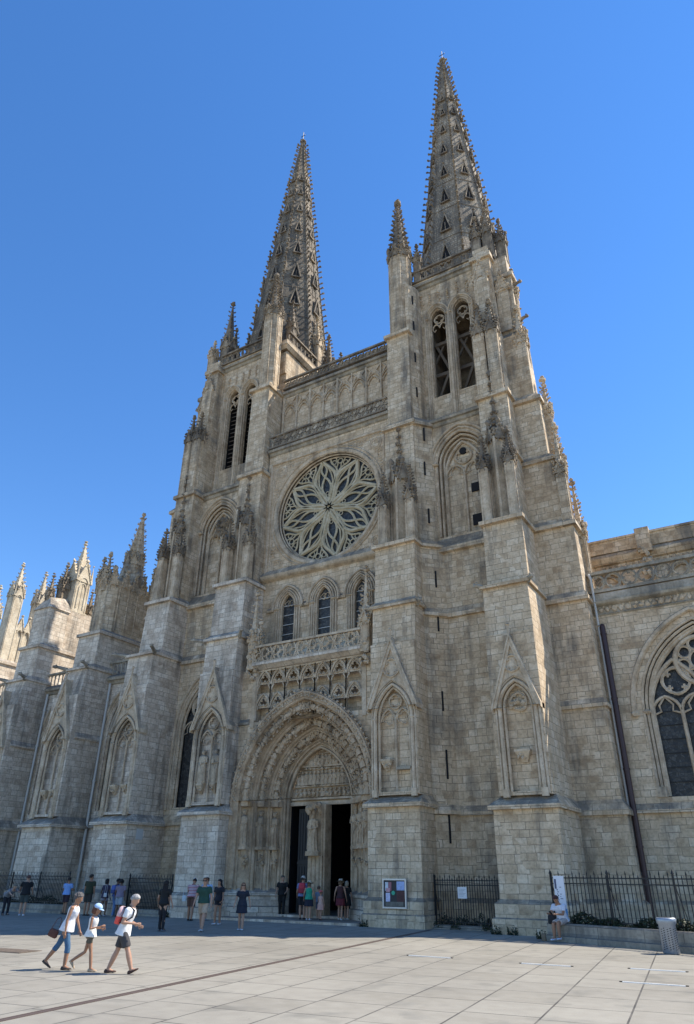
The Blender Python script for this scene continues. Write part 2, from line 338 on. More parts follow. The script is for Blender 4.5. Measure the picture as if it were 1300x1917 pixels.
def gargoyle(m, base, d, L=1.1):
    b = Vector(base); d = Vector(d).normalized(); n = Vector((-d.y, d.x, 0)).normalized(); u = Vector((0,0,1))
    rings = []
    for t, a, c in ((0,.14,.17),(.25,.11,.13),(.5,.10,.11),(.7,.09,.10),(.82,.12,.12),(1,.07,.07)):
        p = b+d*L*t+u*(0.05*sin(t*3)); rings.append([p+n*a*cos(q)+u*c*sin(q) for q in [2*pi*k/7 for k in range(7)]])
    m.loft(rings); m.blob(b+d*L*.8+u*.12+n*.08, .06); m.blob(b+d*L*.8+u*.12-n*.08, .06)
    m.tube([b+u*(-.12), b+d*L*.35+u*(-.16)], .07, 5, r1=.03)
def tracery(m, cx, a, zb, zs, rise, y, lights, r=.06, n=6):
    """mullions, sub-arches and foiled circles of a pointed window"""
    w = 2*a/lights
    for k in range(1, lights):
        m.tube([(cx-a+w*k,y,zb),(cx-a+w*k,y,zs)], r, n)
    for k in range(lights):
        c = cx-a+w*(k+.5); archtube(m, c, w/2, None, zs-.1, w*.62, y, r*.85, n, 6)
        for sg in (-1, 1): m.tube(xz([(c+sg*w*.47, zs-.12),(c+sg*w*.2, zs+.0),(c+sg*w*.24, zs+w*.22),(c+sg*w*.02, zs+w*.5)], y), r*.55, 5)
    if lights == 4:
        for sg in (-1, 1):
            c = cx+sg*a/2; archtube(m, c, a/2, None, zs, a*.92, y, r*1.2, n, 8); foil(m, c, zs+a*.53, a*.235, y, r*.8, 4, rot=0)
        foil_big(m, cx, zs+rise*.60, a*.44, y, r)
    elif lights == 2:
        foil(m, cx, zs+rise*.53, a*.42, y, r*.85, 4, rot=0)
    archtube(m, cx, a, zb, zs, rise, y, r*1.4, n)
def foil_big(m, cx, cz, R, y, r):
    m.tube(xz(circ(cx, cz, R, 28), y), r*1.4, 6, closed=True); m.tube(xz(circ(cx, cz, R*.45, 20), y), r*.7, 5, closed=True)
    for k in range(8):
        a = 2*pi*k/8+.2; m.tube(xz(circ(cx+R*.71*cos(a), cz+R*.71*sin(a), R*.25, 12), y), r*.75, 5, closed=True)
def glass_arch(cx, a, zb, zs, rise, y, name, parent, mat=GLASS):
    P = [(cx-a, zb)]+arch(cx, a, zs, rise, 8)+[(cx+a, zb)]; m = M(); n = len(P)
    m.loft([xz(P, y), xz(P, y+.03)]); return m.build(name, mat, parent)
def hmould(m, x0, x1, y, z, prof, back=0.6):
    """horizontal moulding along x; prof [(dz,out)]"""
    m.loft([[(xx, y+back, z+prof[0][0])]+[(xx, y-o, z+dz) for dz, o in prof]+[(xx, y+back, z+prof[-1][0])] for xx in (x0, x1)])
CORN = [(-.35,.02),(-.3,.1),(-.12,.16),(-.1,.3),(.05,.34),(.12,.3),(.35,.0)]
STR = [(-.12,.02),(-.08,.12),(.03,.14),(.22,.0)]

# ================= THE CATHEDRAL =================
cath = tag(empty('cathedral', loc=(0,0,0)), 'large gothic cathedral in pale stone with two tall spires, rose window and deep carved portal', 'cathedral')
def niche_front(x0, x1, yf, cx, hw, zb, zs, rise, z1, foot, apex, ghw, par, sx, mat, kind='two', sub='niche'):
    """front of a buttress with a recessed blind arch under a steep gable"""
    m = M(sx); panel(m, x0, x1, zb-.02, z1, yf, [('a', cx, hw, zb+.12, zs, rise)], .3, sides=True)
    m.build('niche_wall', S[mat], par)
    m = M(sx)
    archtube(m, cx, hw, zb, zs, rise, yf-.05, .09, 6); archtube(m, cx, hw-.17, zb, zs, rise-.15, yf+.06, .06, 6); archtube(m, cx, hw+.16, zb, zs, rise+.18, yf-.03, .055, 6)
    for sg in (-1, 1):
        m.blob((cx+sg*hw, yf-.06, zs), .13, (1.1,.9,.7), .2); m.box(cx+sg*(hw+.02)-.13, cx+sg*(hw+.02)+.13, yf-.16, yf, zb-.1, zb+.22)
    ya = yf+.2; h = hw-.2
    if kind == 'two':
        m.tube([(cx,ya,zb),(cx,ya,zs+.1)], .055, 6)
        for sg in (-1, 1): archtube(m, cx+sg*h/2, h/2, None, zs-.1, h*.75, ya, .05, 5, 6); foil(m, cx+sg*h/2, zs+.05, h*.32, ya, .035, 3, ring=False)
        foil(m, cx, zs+rise*.52, h*.42, ya, .05, 4, rot=0)
    else:
        foil(m, cx, zs+rise*.25, h*.6, ya, .05, 3, ring=True)
        for k in range(7): m.blob((cx+rnd.uniform(-.3,.3), yf+.22, zs+rnd.uniform(0,.6)), .14, j=.4)
    # gable
    gf = yf-.22
    m.loft([[(cx-ghw,gf,foot),(cx+ghw,gf,foot),(cx,gf,apex)],[(cx-ghw*.86,gf,foot),(cx+ghw*.86,gf,foot),(cx,gf,apex-.35)],[(cx-ghw*.86,gf+.1,foot),(cx+ghw*.86,gf+.1,foot),(cx,gf+.1,apex-.35)]], False, False)
    A = arch(cx, hw+.2, zs, rise+.2, 8)
    def ge(x): return foot+(apex-foot)*(1-abs(x-cx)/ghw)
    P = [p for p in A if ge(p[0])-p[1] > .02]
    for p, q in zip(P[:-1], P[1:]): m.add([(p[0],gf+.1,max(p[1],foot)),(q[0],gf+.1,max(q[1],foot)),(q[0],gf+.1,ge(q[0])-.1),(p[0],gf+.1,ge(p[0])-.1)], [(0,1,2,3)])
    m.loft([[(cx-ghw-.05,gf-.04,foot-.12),(cx,gf-.04,apex),(cx+ghw+.05,gf-.04,foot-.12),(cx+ghw+.05,gf-.04,foot+.1),(cx,gf-.04,apex+.25),(cx-ghw-.05,gf-.04,foot+.1)],
            [(cx-ghw-.05,yf+.5,foot-.12),(cx,yf+.9,apex),(cx+ghw+.05,yf+.5,foot-.12),(cx+ghw+.05,yf+.5,foot+.1),(cx,yf+.9,apex+.25),(cx-ghw-.05,yf+.5,foot+.1)]])
    foil(m, cx, zs+rise+.2+(apex-zs-rise)*.28, ghw*.34, gf+.06, .05, 4, rot=0)
    for t in (.0,): m.tube([(cx,gf,apex),(cx,gf,apex+.55)], .06, 5); m.blob((cx,gf,apex+.6), .1)
    m.build(sub, S['carved'], par)
def niche_group(s, body, cx, yf, z0, hw, zsh, zct, ztip, low):
    """pinnacled canopy with two flanking shafts standing on a buttress ledge"""
    for sg in (-1, 1): m = M(s); mc = M(s); pinnacle(m, cx+sg*hw, yf, z0, .23, zsh, zsh+low, 9, .12, mc=mc); m.build('niche_shaft', S['carved'], body); mc.build('niche_spirelet', S['lichen'], body)
    m = M(s); mc = M(s)
    # central canopy : concave niche
    w = hw*.72
    m.loft([[(x,y,z) for x,y in ((cx-w,yf+1.0),(cx-w,yf+.55),(cx,yf+.05),(cx+w,yf+.55),(cx+w,yf+1.0))] for z in (z0, zct)])
    for x, y in ((cx-w,yf+.5),(cx,yf),(cx+w,yf+.5)): m.tube([(x,y,z0),(x,y,zct)], .07, 5)
    for sg in (-1, 1):
        p0 = (cx+sg*w, yf+.5); p1 = (cx, yf); mx, my = (p0[0]+p1[0])/2, (p0[1]+p1[1])/2; nx, ny = sg*.6, -.8
        gablet(mc, mx, my, w*.55, zct-.1, w*1.9, .04, nx, ny, .1); 
    b = [(cx-w,yf+1.0),(cx-w,yf+.5),(cx,yf),(cx+w,yf+.5),(cx+w,yf+1.0)]; c = (cx, yf+.5)
    H = ztip-zct
    mc.loft([[(c[0]+(x-c[0])*k, c[1]+(y-c[1])*k, zct+H*t) for x, y in b] for t, k in ((0,1),(.12,.72),(.25,.4),(.4,.2),(.7,.09),(1,.03))])
    for x, y in b[1:4]:
        for t, k in ((.06,.85),(.12,.72),(.2,.55),(.3,.32),(.4,.22),(.55,.15),(.7,.1),(.85,.07)):
            q = (c[0]+(x-c[0])*k, c[1]+(y-c[1])*k, zct+H*t); mc.blob(q, .13*(1.1-.5*t), (1,1,.8), .45); mc.blob((q[0]+rnd.uniform(-.1,.1), q[1]-.08, q[2]+rnd.uniform(-.15,.15)), .08, j=.45)
    mc.blob((cx,yf+.5,ztip), .15, (1,1,1.2), .4); m.build('niche_canopy_shaft', S['carved'], body); mc.build('niche_pinnacle', S['lichen'], body)

IBS = [(0,4.15,7.1,-2.8),(.45,4.15,7.1,-2.8),(.5,4.2,7.05,-2.72),(.95,4.2,7.05,-2.72),(1.1,4.35,6.95,-2.55),(4.62,4.35,6.95,-2.55),(4.62,4.2,7.1,-2.78),(4.78,4.2,7.1,-2.78),(5.15,4.45,6.9,-2.05),(12.2,4.45,6.9,-2.05),(12.2,4.47,6.88,-2.16),
 (14.15,4.47,6.88,-2.1),(14.15,4.35,7.0,-2.28),(14.3,4.35,7.0,-2.28),(14.6,4.5,6.85,-1.9),(17.7,4.5,6.85,-1.8),(17.7,4.35,7.0,-2.02),(17.9,4.35,7.0,-2.02),(18.2,4.7,6.7,-.9),(26,4.72,6.62,-.8),(26,4.58,6.78,-1.0),(26.25,4.58,6.78,-1.0),(26.6,4.85,6.45,-.6),(33.5,4.87,6.42,-.5),(33.5,4.72,6.58,-.72),(33.75,4.72,6.58,-.72),(34.1,5.0,6.2,-.3),(34.2,5.0,6.2,-.3)]
OBS = [(0,10.2,13.35,-3.4),(.5,10.2,13.35,-3.4),(.55,10.3,13.25,-3.28),(1.0,10.3,13.25,-3.28),(1.15,10.45,13.1,-3.05),(4.3,10.45,13.1,-3.0),(4.3,10.3,13.25,-3.22),(4.45,10.3,13.25,-3.22),(4.85,10.7,12.95,-2.5),(11.6,10.7,12.9,-2.5),(11.6,10.72,12.9,-2.68),(13.9,10.7,12.85,-2.6),(13.9,10.58,12.97,-2.78),(14.05,10.58,12.97,-2.78),(14.35,10.72,12.75,-1.95),
 (17.6,10.72,12.72,-1.8),(17.6,10.58,12.86,-2.02),(17.8,10.58,12.86,-2.02),(18.1,10.8,12.55,-.9),(21.9,10.8,12.55,-.88),(21.9,10.8,12.7,-.88),(22.05,10.8,12.7,-.88),(22.3,10.8,12.5,-.86),(26,10.8,12.5,-.82),(26,10.65,12.65,-1.02),(26.25,10.65,12.65,-1.02),(26.6,10.8,12.4,-.6),(31.2,10.8,12.35,-.5),(31.7,10.9,12.2,.2),(38,10.95,12.1,.3),(38,10.8,12.25,.1),(38.35,10.8,12.25,.1),(38.7,11,12.05,.4),(39.2,11,12.05,.4)]
WGS = [(0,12,15.2,-.05,1.7),(1.0,12,15.2,-.05,1.7),(1.15,12,15.03,.1,1.7),(4.2,12,15.0,.1,1.7),(4.2,12,15.14,-.03,1.7),(4.4,12,15.14,-.03,1.7),(4.8,12,14.88,.2,1.7),(8.6,12,14.85,.2,1.7),(8.6,12,14.97,.08,1.7),(8.75,12,14.97,.08,1.7),(9,12,14.82,.2,1.7),(13.6,12,14.78,.2,1.7),(13.6,12,14.92,.03,1.7),(13.8,12,14.92,.03,1.7),(14.1,12,14.75,.2,1.4),(17.56,12,14.72,.2,1.4),(17.56,12,14.9,0,1.4),(17.76,12,14.9,0,1.4),(18.1,12,14.3,.25,1.4),(21.6,12,14.25,.25,1.4),(21.6,12,14.38,.1,1.4),(21.8,12,14.38,.1,1.4),(22.1,12,14.0,.3,1.4),
 (25.7,12,13.95,.3,1.4),(25.7,12,14.1,.1,1.4),(25.9,12,14.1,.1,1.4),(26.3,12,13.7,.4,1.4),(30.8,12,13.6,.4,1.4),(30.9,12,13.64,.36,1.4),(31.5,12,13.25,.8,1.75),(36.2,12,13.2,.9,1.75),(36.2,12,13.35,.75,1.75),(36.5,12,13.35,.75,1.75),(36.8,12,13.0,1.0,1.75),(38.3,12,13.0,1.0,1.75)]

def tower(s):
    right = s > 0; lowm = 'warm' if right else 'grey'
    m = M(s)                                       # body
    lanc = [] if right else [('a', 8.85, 1.25, 5.3, 9.6, 2.7)]
    panel(m, 6.5, 11.0, 0, 17.9, -.1, lanc, .45)
    m.rects([(4.35,6.5,11,-.1),(4.35,6.5,11,-.25),(4.5,6.5,11,-.25),(4.8,6.5,11,-.08)], .2) if right else None
    m.rects([(0,6.5,11,-.3),(.9,6.5,11,-.3),(1.1,6.5,11,-.08)], .2)
    if not right: m.rects([(4.35,6.5,11,-.08),(4.35,6.5,11,-.28),(4.5,6.5,11,-.28),(5.0,6.5,11,-.08)], .3)
    m.rects([(13.75,6.5,11,-.08),(13.75,6.5,11,-.26),(13.95,6.5,11,-.26),(14.3,6.5,11,-.08)], .3)
    m.rects([(17.4,6.5,11,-.08),(17.45,6.5,11,-.32),(17.7,6.5,11,-.32),(18.5,6.5,11,.3)], .6)
    panel(m, 6.5, 11.0, 18.4, 26.2, .25, [('a', 9.1, 1.55, 18.55, 23.3, 1.95)], .5)
    m.box(4.6, 12.4, .75, 12, 0 if right else 12.9, 26.2)
    if not right: m.box(4.6, 7.3, .75, 12, 0, 12.9); m.box(10.4, 12.4, .75, 12, 0, 12.9)
    m.box(7.3, 10.4, 1.6, 12, 0, 12.9) if not right else None
    # belfry stage
    m.box(4.8, 7.15, 1.3, 10.4, 26.2, 38.2); m.box(10.4, 12.0, 1.3, 6.0, 26.2, 38.2); m.box(10.4, 10.9, 6.0, 10.4, 26.2, 38.2); m.box(7.15, 10.4, 5.0, 10.4, 26.2, 38.2); m.box(7.15, 10.4, 1.6, 5.0, 26.2, 28.6); m.box(7.15, 10.4, 1.45, 5.0, 37.0, 38.2)
    panel(m, 6.2, 11.2, 26.2, 38.3, .95, [('a', 7.95, .55, 28.7, 35.3, .8), ('a', 9.65, .55, 28.7, 35.3, .8)], .5)
    m.box(6.2,6.25,.95,1.4,26.3,38.2); m.box(4.82, 12.0, .95+.25, 1.31, 36, 38.1)
    # cap slab and inner cornice
    m.loft([[(4.7-o,1.0-o,z),(12.1+o,1.0-o,z),(12.1+o,6.1,z),(10.9+o,7.0,z),(10.9+o,10.4+o,z),(4.7-o,10.4+o,z)] for z, o in ((38.2,0),(38.5,.22),(38.9,.22),(38.95,-.1))])
    body = m.build('tower', S['upper'], cath, label='right tower' if right else 'left tower, its belfry partly hidden by a buttress')
    lo = M(s); 
    # buttresses
    for nm, secs, zc, in (('inner', IBS, 18.2), ('outer', OBS, 18.1)):
        a = [q for q in secs if q[0] <= zc]; b = [q for q in secs if q[0] >= zc]
        lm = M(s); lm.rects(a, .8); p = lm.build('buttress', S[lowm], body, label=('%s buttress beside the portal' if nm == 'inner' else '%s outer buttress') % ('right' if right else 'left'))
        um = M(s); b[0] = (b[0][0]-.1,)+b[0][1:]; um.rects(b, 1.6); um.build('buttress_upper_stage', S['upper'], body)
    lm = M(s); lm.rects([q for q in WGS if q[0] <= 18.1], 1.7); lm.build('side_buttress', S[lowm], body)
    um = M(s); um.rects([((q[0] if q[0] > 18.1 else 18.0),)+q[1:] for q in WGS if q[0] >= 18.1], 2); um.build('side_buttress_upper_stage', S['upper'], body)
    niche_front(4.45, 6.9, -2.35, 5.68, .98, 5.15, 8.5, 1.6, 12.2, 9.0, 12.2, 1.28, body, s, lowm)
    if right: niche_front(10.7, 12.92, -2.8, 11.85, .78, 4.85, 8.3, 1.15, 11.6, 8.3, 11.3, 1.02, body, s, lowm, 'one')
    else: niche_front(10.7, 12.92, -2.8, 11.85, .95, 4.85, 8.7, 1.5, 12.0, 9.3, 12.5, 1.2, body, s, lowm)
    for q in (((5.2, -2.07, 6.7, .26), (11.85, -2.52, 6.6, .33)) if right else ((5.22, -2.07, 6.2, .2), (6.14, -2.07, 6.2, .2), (11.4, -2.52, 6.4, .22), (12.3, -2.52, 6.4, .22))): m = M(s); corbel(m, *q); m.build('corbel', S['carved'], body)
    if right: m = M(s); m.box(5.78, 6.5, -2.42, -2.05, 6.2, 6.32); m.build('bracket_shelf', S['ledge'], body)
    if not right:
        for i, xx in enumerate((5.22, 6.14)):
            q = M(s); statue(q, (xx, -2.2, 6.2), 1.75, seed=11+i); q.build('statue', S['carved'], body, label='weathered stone saint in the niche left of the portal')
    # stair turret with arrow slits
    if right:
        m = M(s); m.loft([[(6.4,-1.05,z),(6.9,-1.0,z),(7.95,.05,z),(7.95,1.2,z),(6.4,1.2,z)] for z in (0, 17.9)])
        m.loft([[(6.3,-.75,z),(6.65,-.7,z),(7.4,.15,z),(7.4,1.2,z),(6.3,1.2,z)] for z in (18.0, 26.2)])
        m.loft([[(6.2,-.3,z),(6.45,-.25,z),(6.75,.3,z),(6.85,1.3,z),(6.2,1.3,z)] for z in (26.3, 38.0)])
        for z in (4.5, 13.9, 17.8): m.loft([[(6.4,-1.05-o,z+d),(6.95+o*.4,-1.0-o,z+d),(8.0+o,.05-o*.4,z+d),(7.95,1.2,z+d),(6.4,1.2,z+d)] for d, o in ((-.12,0),(-.1,.14),(.05,.14),(.3,0))])
        m.loft([[(6.3,-.8-o,z),(6.7+o*.4,-.75-o,z),(7.42+o,.12-o*.4,z),(7.42,1.2,z),(6.3,1.2,z)] for z, o in ((25.96,0),(25.96,.13),(26.2,.13),(26.55,-.1))])
        m.build('stair_turret', S['upper'], body)
        m = M(s)
        for x, y, z in ((7.42,-.49,13.0),(7.42,-.49,9.0),(7.45,-.46,5.9),(7.42,-.49,3.2),(7.42,-.49,15.4)): 
            m.T = Matrix.Translation((x, y, z)) @ Matrix.Rotation(radians(45), 4, 'Z'); m.box(-.045,.045,-.03,.05,0,1.3 if z<6 else .95); m.build('arrow_slit', DARK, body); m = M(s)
        for x, y, z in ((7.12,-.27,19.4),(7.05,-.34,22.5),(7.1,-.3,24.9)): m.T = Matrix.Translation((x, y, z)) @ Matrix.Rotation(radians(42), 4, 'Z'); m.box(-.045,.045,-.03,.05,0,.9); m.build('arrow_slit', DARK, body); m = M(s)
        for x, y, z in ((6.62,.02,28.5),(6.62,.02,31.3),(6.62,.02,34.0),(6.62,.02,36.3)): m.T = Matrix.Translation((x, y, z)) @ Matrix.Rotation(radians(62), 4, 'Z'); m.box(-.05,.05,-.03,.05,0,.75); m.build('arrow_slit', DARK, body); m = M(s)
    # blind arch of the stage under the belfry
    m = M(s)
    for a, y, r in ((1.95,.2,.09),(1.75,.22,.07),(1.55,.28,.07),(1.38,.42,.07),(1.2,.58,.06)): archtube(m, 9.1, a, 18.6, 23.3, 1.95+(a-1.55)*1.1, y, r, 6)
    m.box(7.05,7.35,.05,.3,18.5,18.95); m.box(10.85,11.1,.05,.3,18.5,18.95)
    for a in (-1.6, 1.6): m.blob((9.1+a,.15,23.3), .2, (1.3,.8,.7))
    tracery(m, 9.1, 1.15, 18.6, 22.6, 2.1, .66, 2, .07)
    m.build('blind_arch', S['carved'], body)
    if right:
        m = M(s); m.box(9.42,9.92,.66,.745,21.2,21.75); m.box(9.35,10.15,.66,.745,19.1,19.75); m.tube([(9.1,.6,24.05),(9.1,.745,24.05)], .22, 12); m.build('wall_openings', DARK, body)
    else:
        m = M(s)
        for k in range(26): m.blob((9.1+rnd.uniform(-.6,.6),.66,23.4+rnd.uniform(-.4,.7)), .22, j=.4)
        m.build('blind_arch_carving', S['lichen'], body)
    # belfry lights
    m = M(s)
    for cx in (7.95, 9.65):
        for a, y, r in ((.84,.84,.075),(.73,.9,.05),(.62,.95,.05),(.55,1.12,.05)): archtube(m, cx, a, 26.6 if a > .6 else 28.7, 35.3, .8+(a-.55)*.95, y, r, 6, 8)
        foil(m, cx, 35.35, .34, 1.3, .06, 4, rot=0)
        for sg in (-1, 1): archtube(m, cx+sg*.25, .25, None, 34.6, .36, 1.3, .055, 5, 6); m.tube(xz([(cx+sg*.5,34.6),(cx+sg*.36,34.35),(cx+sg*.25,34.5)], 1.3), .04, 4)
        for sg in (-1, 1): m.box(cx+sg*.78-.12, cx+sg*.78+.12, .75, .95, 26.5, 26.9); m.blob((cx+sg*.75,.85,35.25), .14, (1.4,.8,.7))
    m.tube([(8.8,.85,26.6),(8.8,.85,35.5)], .1, 6)
    for x in (6.9, 7.5, 8.2, 8.8, 9.5, 10.2, 10.7):
        z = 36.9+.2*((int(x*10)) % 2); m.tube([(x,.93,z-.5),(x,.93,z+.5)], .05, 4, r1=.02); 
        for k in range(5): m.blob((x+rnd.uniform(-.06,.06),.9,z-.3+.2*k), .09, j=.4)
    m.build('belfry_light_mouldings', S['carved'], body)
    m = M(s)
    if right:
        for cx in (7.95, 9.65):
            m.tube([(cx-.8,2.0,28.8),(cx+.8,2.0,32.6)], .12, 4); m.tube([(cx+.8,2.1,29.9),(cx-.8,2.1,34.3)], .12, 4); m.tube([(cx-.8,2.2,32.4),(cx+.8,2.2,35.6)], .1, 4); m.box(cx-.85,cx+.85,1.95,2.2,31.1,31.35); m.box(cx-.85,cx+.85,1.95,2.2,33.7,33.95)
        m.build('bell_frame', TIMBER, body)
    else:
        for cx in (7.95, 9.65):
            for k in range(17): m.loft([[(cx-.45,1.5,28.9+.38*k),(cx+.45,1.5,28.9+.38*k),(cx+.45,1.8,29.12+.38*k),(cx-.45,1.8,29.12+.38*k)],[(cx-.45,1.5,28.95+.38*k),(cx+.45,1.5,28.95+.38*k),(cx+.45,1.8,29.17+.38*k),(cx-.45,1.8,29.17+.38*k)]])
        m.build('louvres', TIMBER, body)
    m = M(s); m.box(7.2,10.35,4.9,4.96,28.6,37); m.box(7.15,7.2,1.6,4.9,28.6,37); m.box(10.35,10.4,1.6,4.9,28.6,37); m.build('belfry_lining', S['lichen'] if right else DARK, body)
    # cornices
    for q in ((6.6, 10.8, .25, 26.25, CORN, .9), (6.2, 11.0, .95, 38.5, CORN, .5)): m = M(s); hmould(m, *q); m.build('cornice', S['ledge'], body)
    m = M(s)
    def bal_cell(x, y, z, h, w):
        foil(m, x+w/2, z+h/2, h*.42, y, .05, 4)
    z0 = 38.95
    for k in range(9): bal_cell(6.35+k*.52, .75, z0, .85, .52)
    m.box(6.2,11.1,.65,.87,z0-.08,z0+.05); m.box(6.2,11.1,.62,.9,z0+.86,z0+1.0)
    m.T = Matrix.Translation((4.6, 0, 0)) @ Matrix.Rotation(pi/2, 4, 'Z')      # return along the inner side
    for k in range(16): foil(m, 1.4+k*.55, z0+.42, .34, 0, .05, 4)
    m.box(1.1,10.3,-.1,.12,z0-.08,z0+.05); m.box(1.1,10.3,-.12,.14,z0+.86,z0+1.0); m.T = None
    m.build('parapet', S['lichen'], body)
    # pinnacles
    niche_group(s, body, 5.7, -1.4, 18.0, .85, 20.6, 22.2, 25.8, 1.9)
    niche_group(s, body, 11.65, -1.4, 17.9, .72, 21.2, 23.0, 27.6, 1.9)
    m = M(s)
    for x in (11.2, 12.0): m = M(s); q = M(s); pinnacle(m, x, -.6, 26.2, .33, 30.9, 33.2, 7, .13, mc=q); m.build('twin_pinnacle', S['upper'], body); q.build('twin_spirelet', S['lichen'], body)
    m = M(s); m.box(11.05,11.95,-.1,.3,31.7,36.0); gablet(m, 11.5, .1, .55, 36.0, 1.5, .1, 0, -1, .1); m.box(12.2,12.95,.65,.9,31.7,35.0); gablet(m, 12.6, .8, .5, 35.0, 1.4, .15, 0, -1, .1); m.build('blind_gable', S['upper'], body)
    if right:
        for x, y, z, w_, zs, zt in ((11.25,.85,38.3,.3,40.6,42.6),(12.0,1.0,38.3,.3,40.9,43.2),(12.7,1.6,38.1,.3,40.2,42.3)):
            m = M(s); pinnacle(m, x, y, z, w_, zs, zt, 6, .12); m.build('pinnacle', S['lichen'], body)
    else:
        m = M(s); pinnacle(m, 11.4, 1.6, 38.6, .45, 41.4, 46.6, 10, .14); m.build('pinnacle', S['lichen'], body)
        m = M(s); pinnacle(m, 12.3, .9, 38.2, .3, 40.4, 42.0, 5, .12); m.build('pinnacle', S['upper'], body)
        m = M(s); pinnacle(m, 4.9, 5.4, 38.9, .42, 41.6, 44.8, 9, .14); m.build('pinnacle', S['upper'], body)
        m = M(s); pinnacle(m, 4.3, 6.4, 36.0, .42, 39.6, 43.3, 9, .14); m.build('pinnacle', S['lichen'], body)
    m = M(s); q = M(s); pinnacle(m, 5.62, .32, 33.58, .8 if right else .72, 41.2, 47.4 if right else 45.8, 12, .17, sides=8, mc=q); m.build('corner_pinnacle', S['upper'], body); q.build('corner_spirelet', S['lichen'], body)
    m = M(s); pinnacle(m, 6.75, .9, 38.9, .22, 41.0, 42.6, 5, .1); m.build('pinnacle', S['lichen'], body)
    for x, y, z, w_, zs, zt in ((14.5,.3,17.66,.22,20.7,23.6),(14.75,1.5,14.0,.22,17.5,20.6),(14.1,1.2,21.66,.2,25.2,27.6),(13.3,.75,25.8,.33,30.3,33.2),(14.3,1.6,17.86,.2,21.8,24.4),(13.15,1.4,31.2,.16,35.0,37.0)):
        m = M(s); pinnacle(m, x, y, z, w_, zs, zt, 7, .13); m.build('side_pinnacle', S['upper'], body)
    m = M(s); gargoyle(m, (13.2,1.2,35.6), (1,-.1,.12), .6); m.build('gargoyle', S['lichen'], body)
    m = M(s); gargoyle(m, (13.3,1.2,32.6), (1,-.1,.15), .6); m.build('gargoyle', S['lichen'], body)
    for b_, d_ in (((6.95,-1.9,14.2),(.7,-.7,.05)), ((4.4,-2.1,14.2),(-.7,-.7,.05)), ((10.65,-2.6,14.0),(-.5,-.8,.1)), ((12.9,-2.6,14.0),(.7,-.7,.05))):
        m = M(s); gargoyle(m, b_, d_, .45 if right else 1.05); m.build('gargoyle', S['ledge'], body)
    # spire
    cx, cy = 8.27, 6.24; R = lambda z: .12+(.106 if right else .111)*(73-z); YS = .007 if right else .02; zb = 38.95; zt = 72.6
    def shear(q): q.V = [(x, y-YS*(73-z), z) for x, y, z in q.V]; return q
    m = M(s); m.loft([[(x,y,z) for x,y in ngon(cx,cy,R(z))] for z in (zb, 45, 52, 60, 66, zt)])
    sp = shear(m).build('spire', S['spire' if right else 'spire_old'], body)
    m = M(s)
    for k in range(8):
        a = pi/8+k*pi/4; o = Vector((cos(a), sin(a), 0))
        m.tube([(cx+R(z)*cos(a), cy+R(z)*sin(a), z) for z in (zb, 56, zt)], .09, 5, r1=.05)
        z = zb+.5
        while z < 72.3:
            q = (cx+(R(z)+.12)*cos(a), cy+(R(z)+.12)*sin(a), z); m.tube([(q[0]-o.x*.1,q[1]-o.y*.1,z-.05),(q[0]+o.x*.14,q[1]+o.y*.14,z+.02)], .06, 4); m.blob((q[0]+o.x*.2,q[1]+o.y*.2,q[2]+.06), .12, (1,1,.8), .3); z += (.78 if right else .7)*rnd.uniform(.82, 1.18)
    for q in range(8): m.blob((cx+.22*cos(q*pi/4), cy+.22*sin(q*pi/4), 72.8), .16)
    m.blob((cx,cy,73.0), .22, (1,1,1)); 
    shear(m).build('rib_crockets', S['lichen'], body)
    # lucarnes, bands
    zz = [41.9,45.7,49.4,52.9,56.3,59.5,62.4,64.9]
    for k in range(8):
        a = k*pi/4; n = Vector((cos(a), sin(a), 0)); t = Vector((-sin(a), cos(a), 0))
        for i, z in enumerate(zz):
            ap = R(z)*cos(pi/8); hw = R(z)*.115+.09; h = hw*4.0; m = M(s)
            def P_(u, d, zq): return Vector((cx,cy,0))+n*(ap+d)+t*u+Vector((0,0,zq))
            fr = [P_(-hw,.16,z),P_(hw,.16,z),P_(0,.12,z+h)]; bk = [P_(-hw,-.3,z),P_(hw,-.3,z),P_(0,-.12*h-.1,z+h)]
            for p, q in ((0,2),(1,2),(0,1)):
                m.add([fr[p],fr[q],bk[q],bk[p]], [(0,1,2,3)])
                m.tube([fr[p], fr[q]+(Vector((0,0,.18)) if q == 2 else Vector((0,0,0)))], .06 if right else .075, 4)
            foil_c = P_(0,.14,z+h*.28); m.tube([P_(0,.15,z),P_(0,.15,z+h*.5)], .03, 4)
            for p in (0, 1):
                for q in (.25,.5,.75): m.blob(fr[p].lerp(fr[2], q)+t*(-.05 if p == 0 else .05), .075, j=.4)
            m.blob(P_(0,.14,z+h+.22), .12); m.mi = 1
            m.loft([[P_(-hw*.85,.08,z+.05),P_(hw*.85,.08,z+.05),P_(0,.06,z+h*.9)],[P_(-hw*.85,.03,z+.05),P_(hw*.85,.03,z+.05),P_(0,.02,z+h*.9)]])
            shear(m).build('lucarne', [S['lichen'], DARK], body)
    for z in ([40.9,44.9,48.6,52.1] if right else [40.6,42.8,44.4,46.6,48.1,50.2,51.6,55.0,58.3,61.3]):
        m = M(s); m.tube([(cx+(R(z)+.01)*cos(pi/8+k*pi/4), cy+(R(z)+.01)*sin(pi/8+k*pi/4), z) for k in range(8)], .04, 4, closed=True); shear(m).build('spire_band', S['lichen'], body)
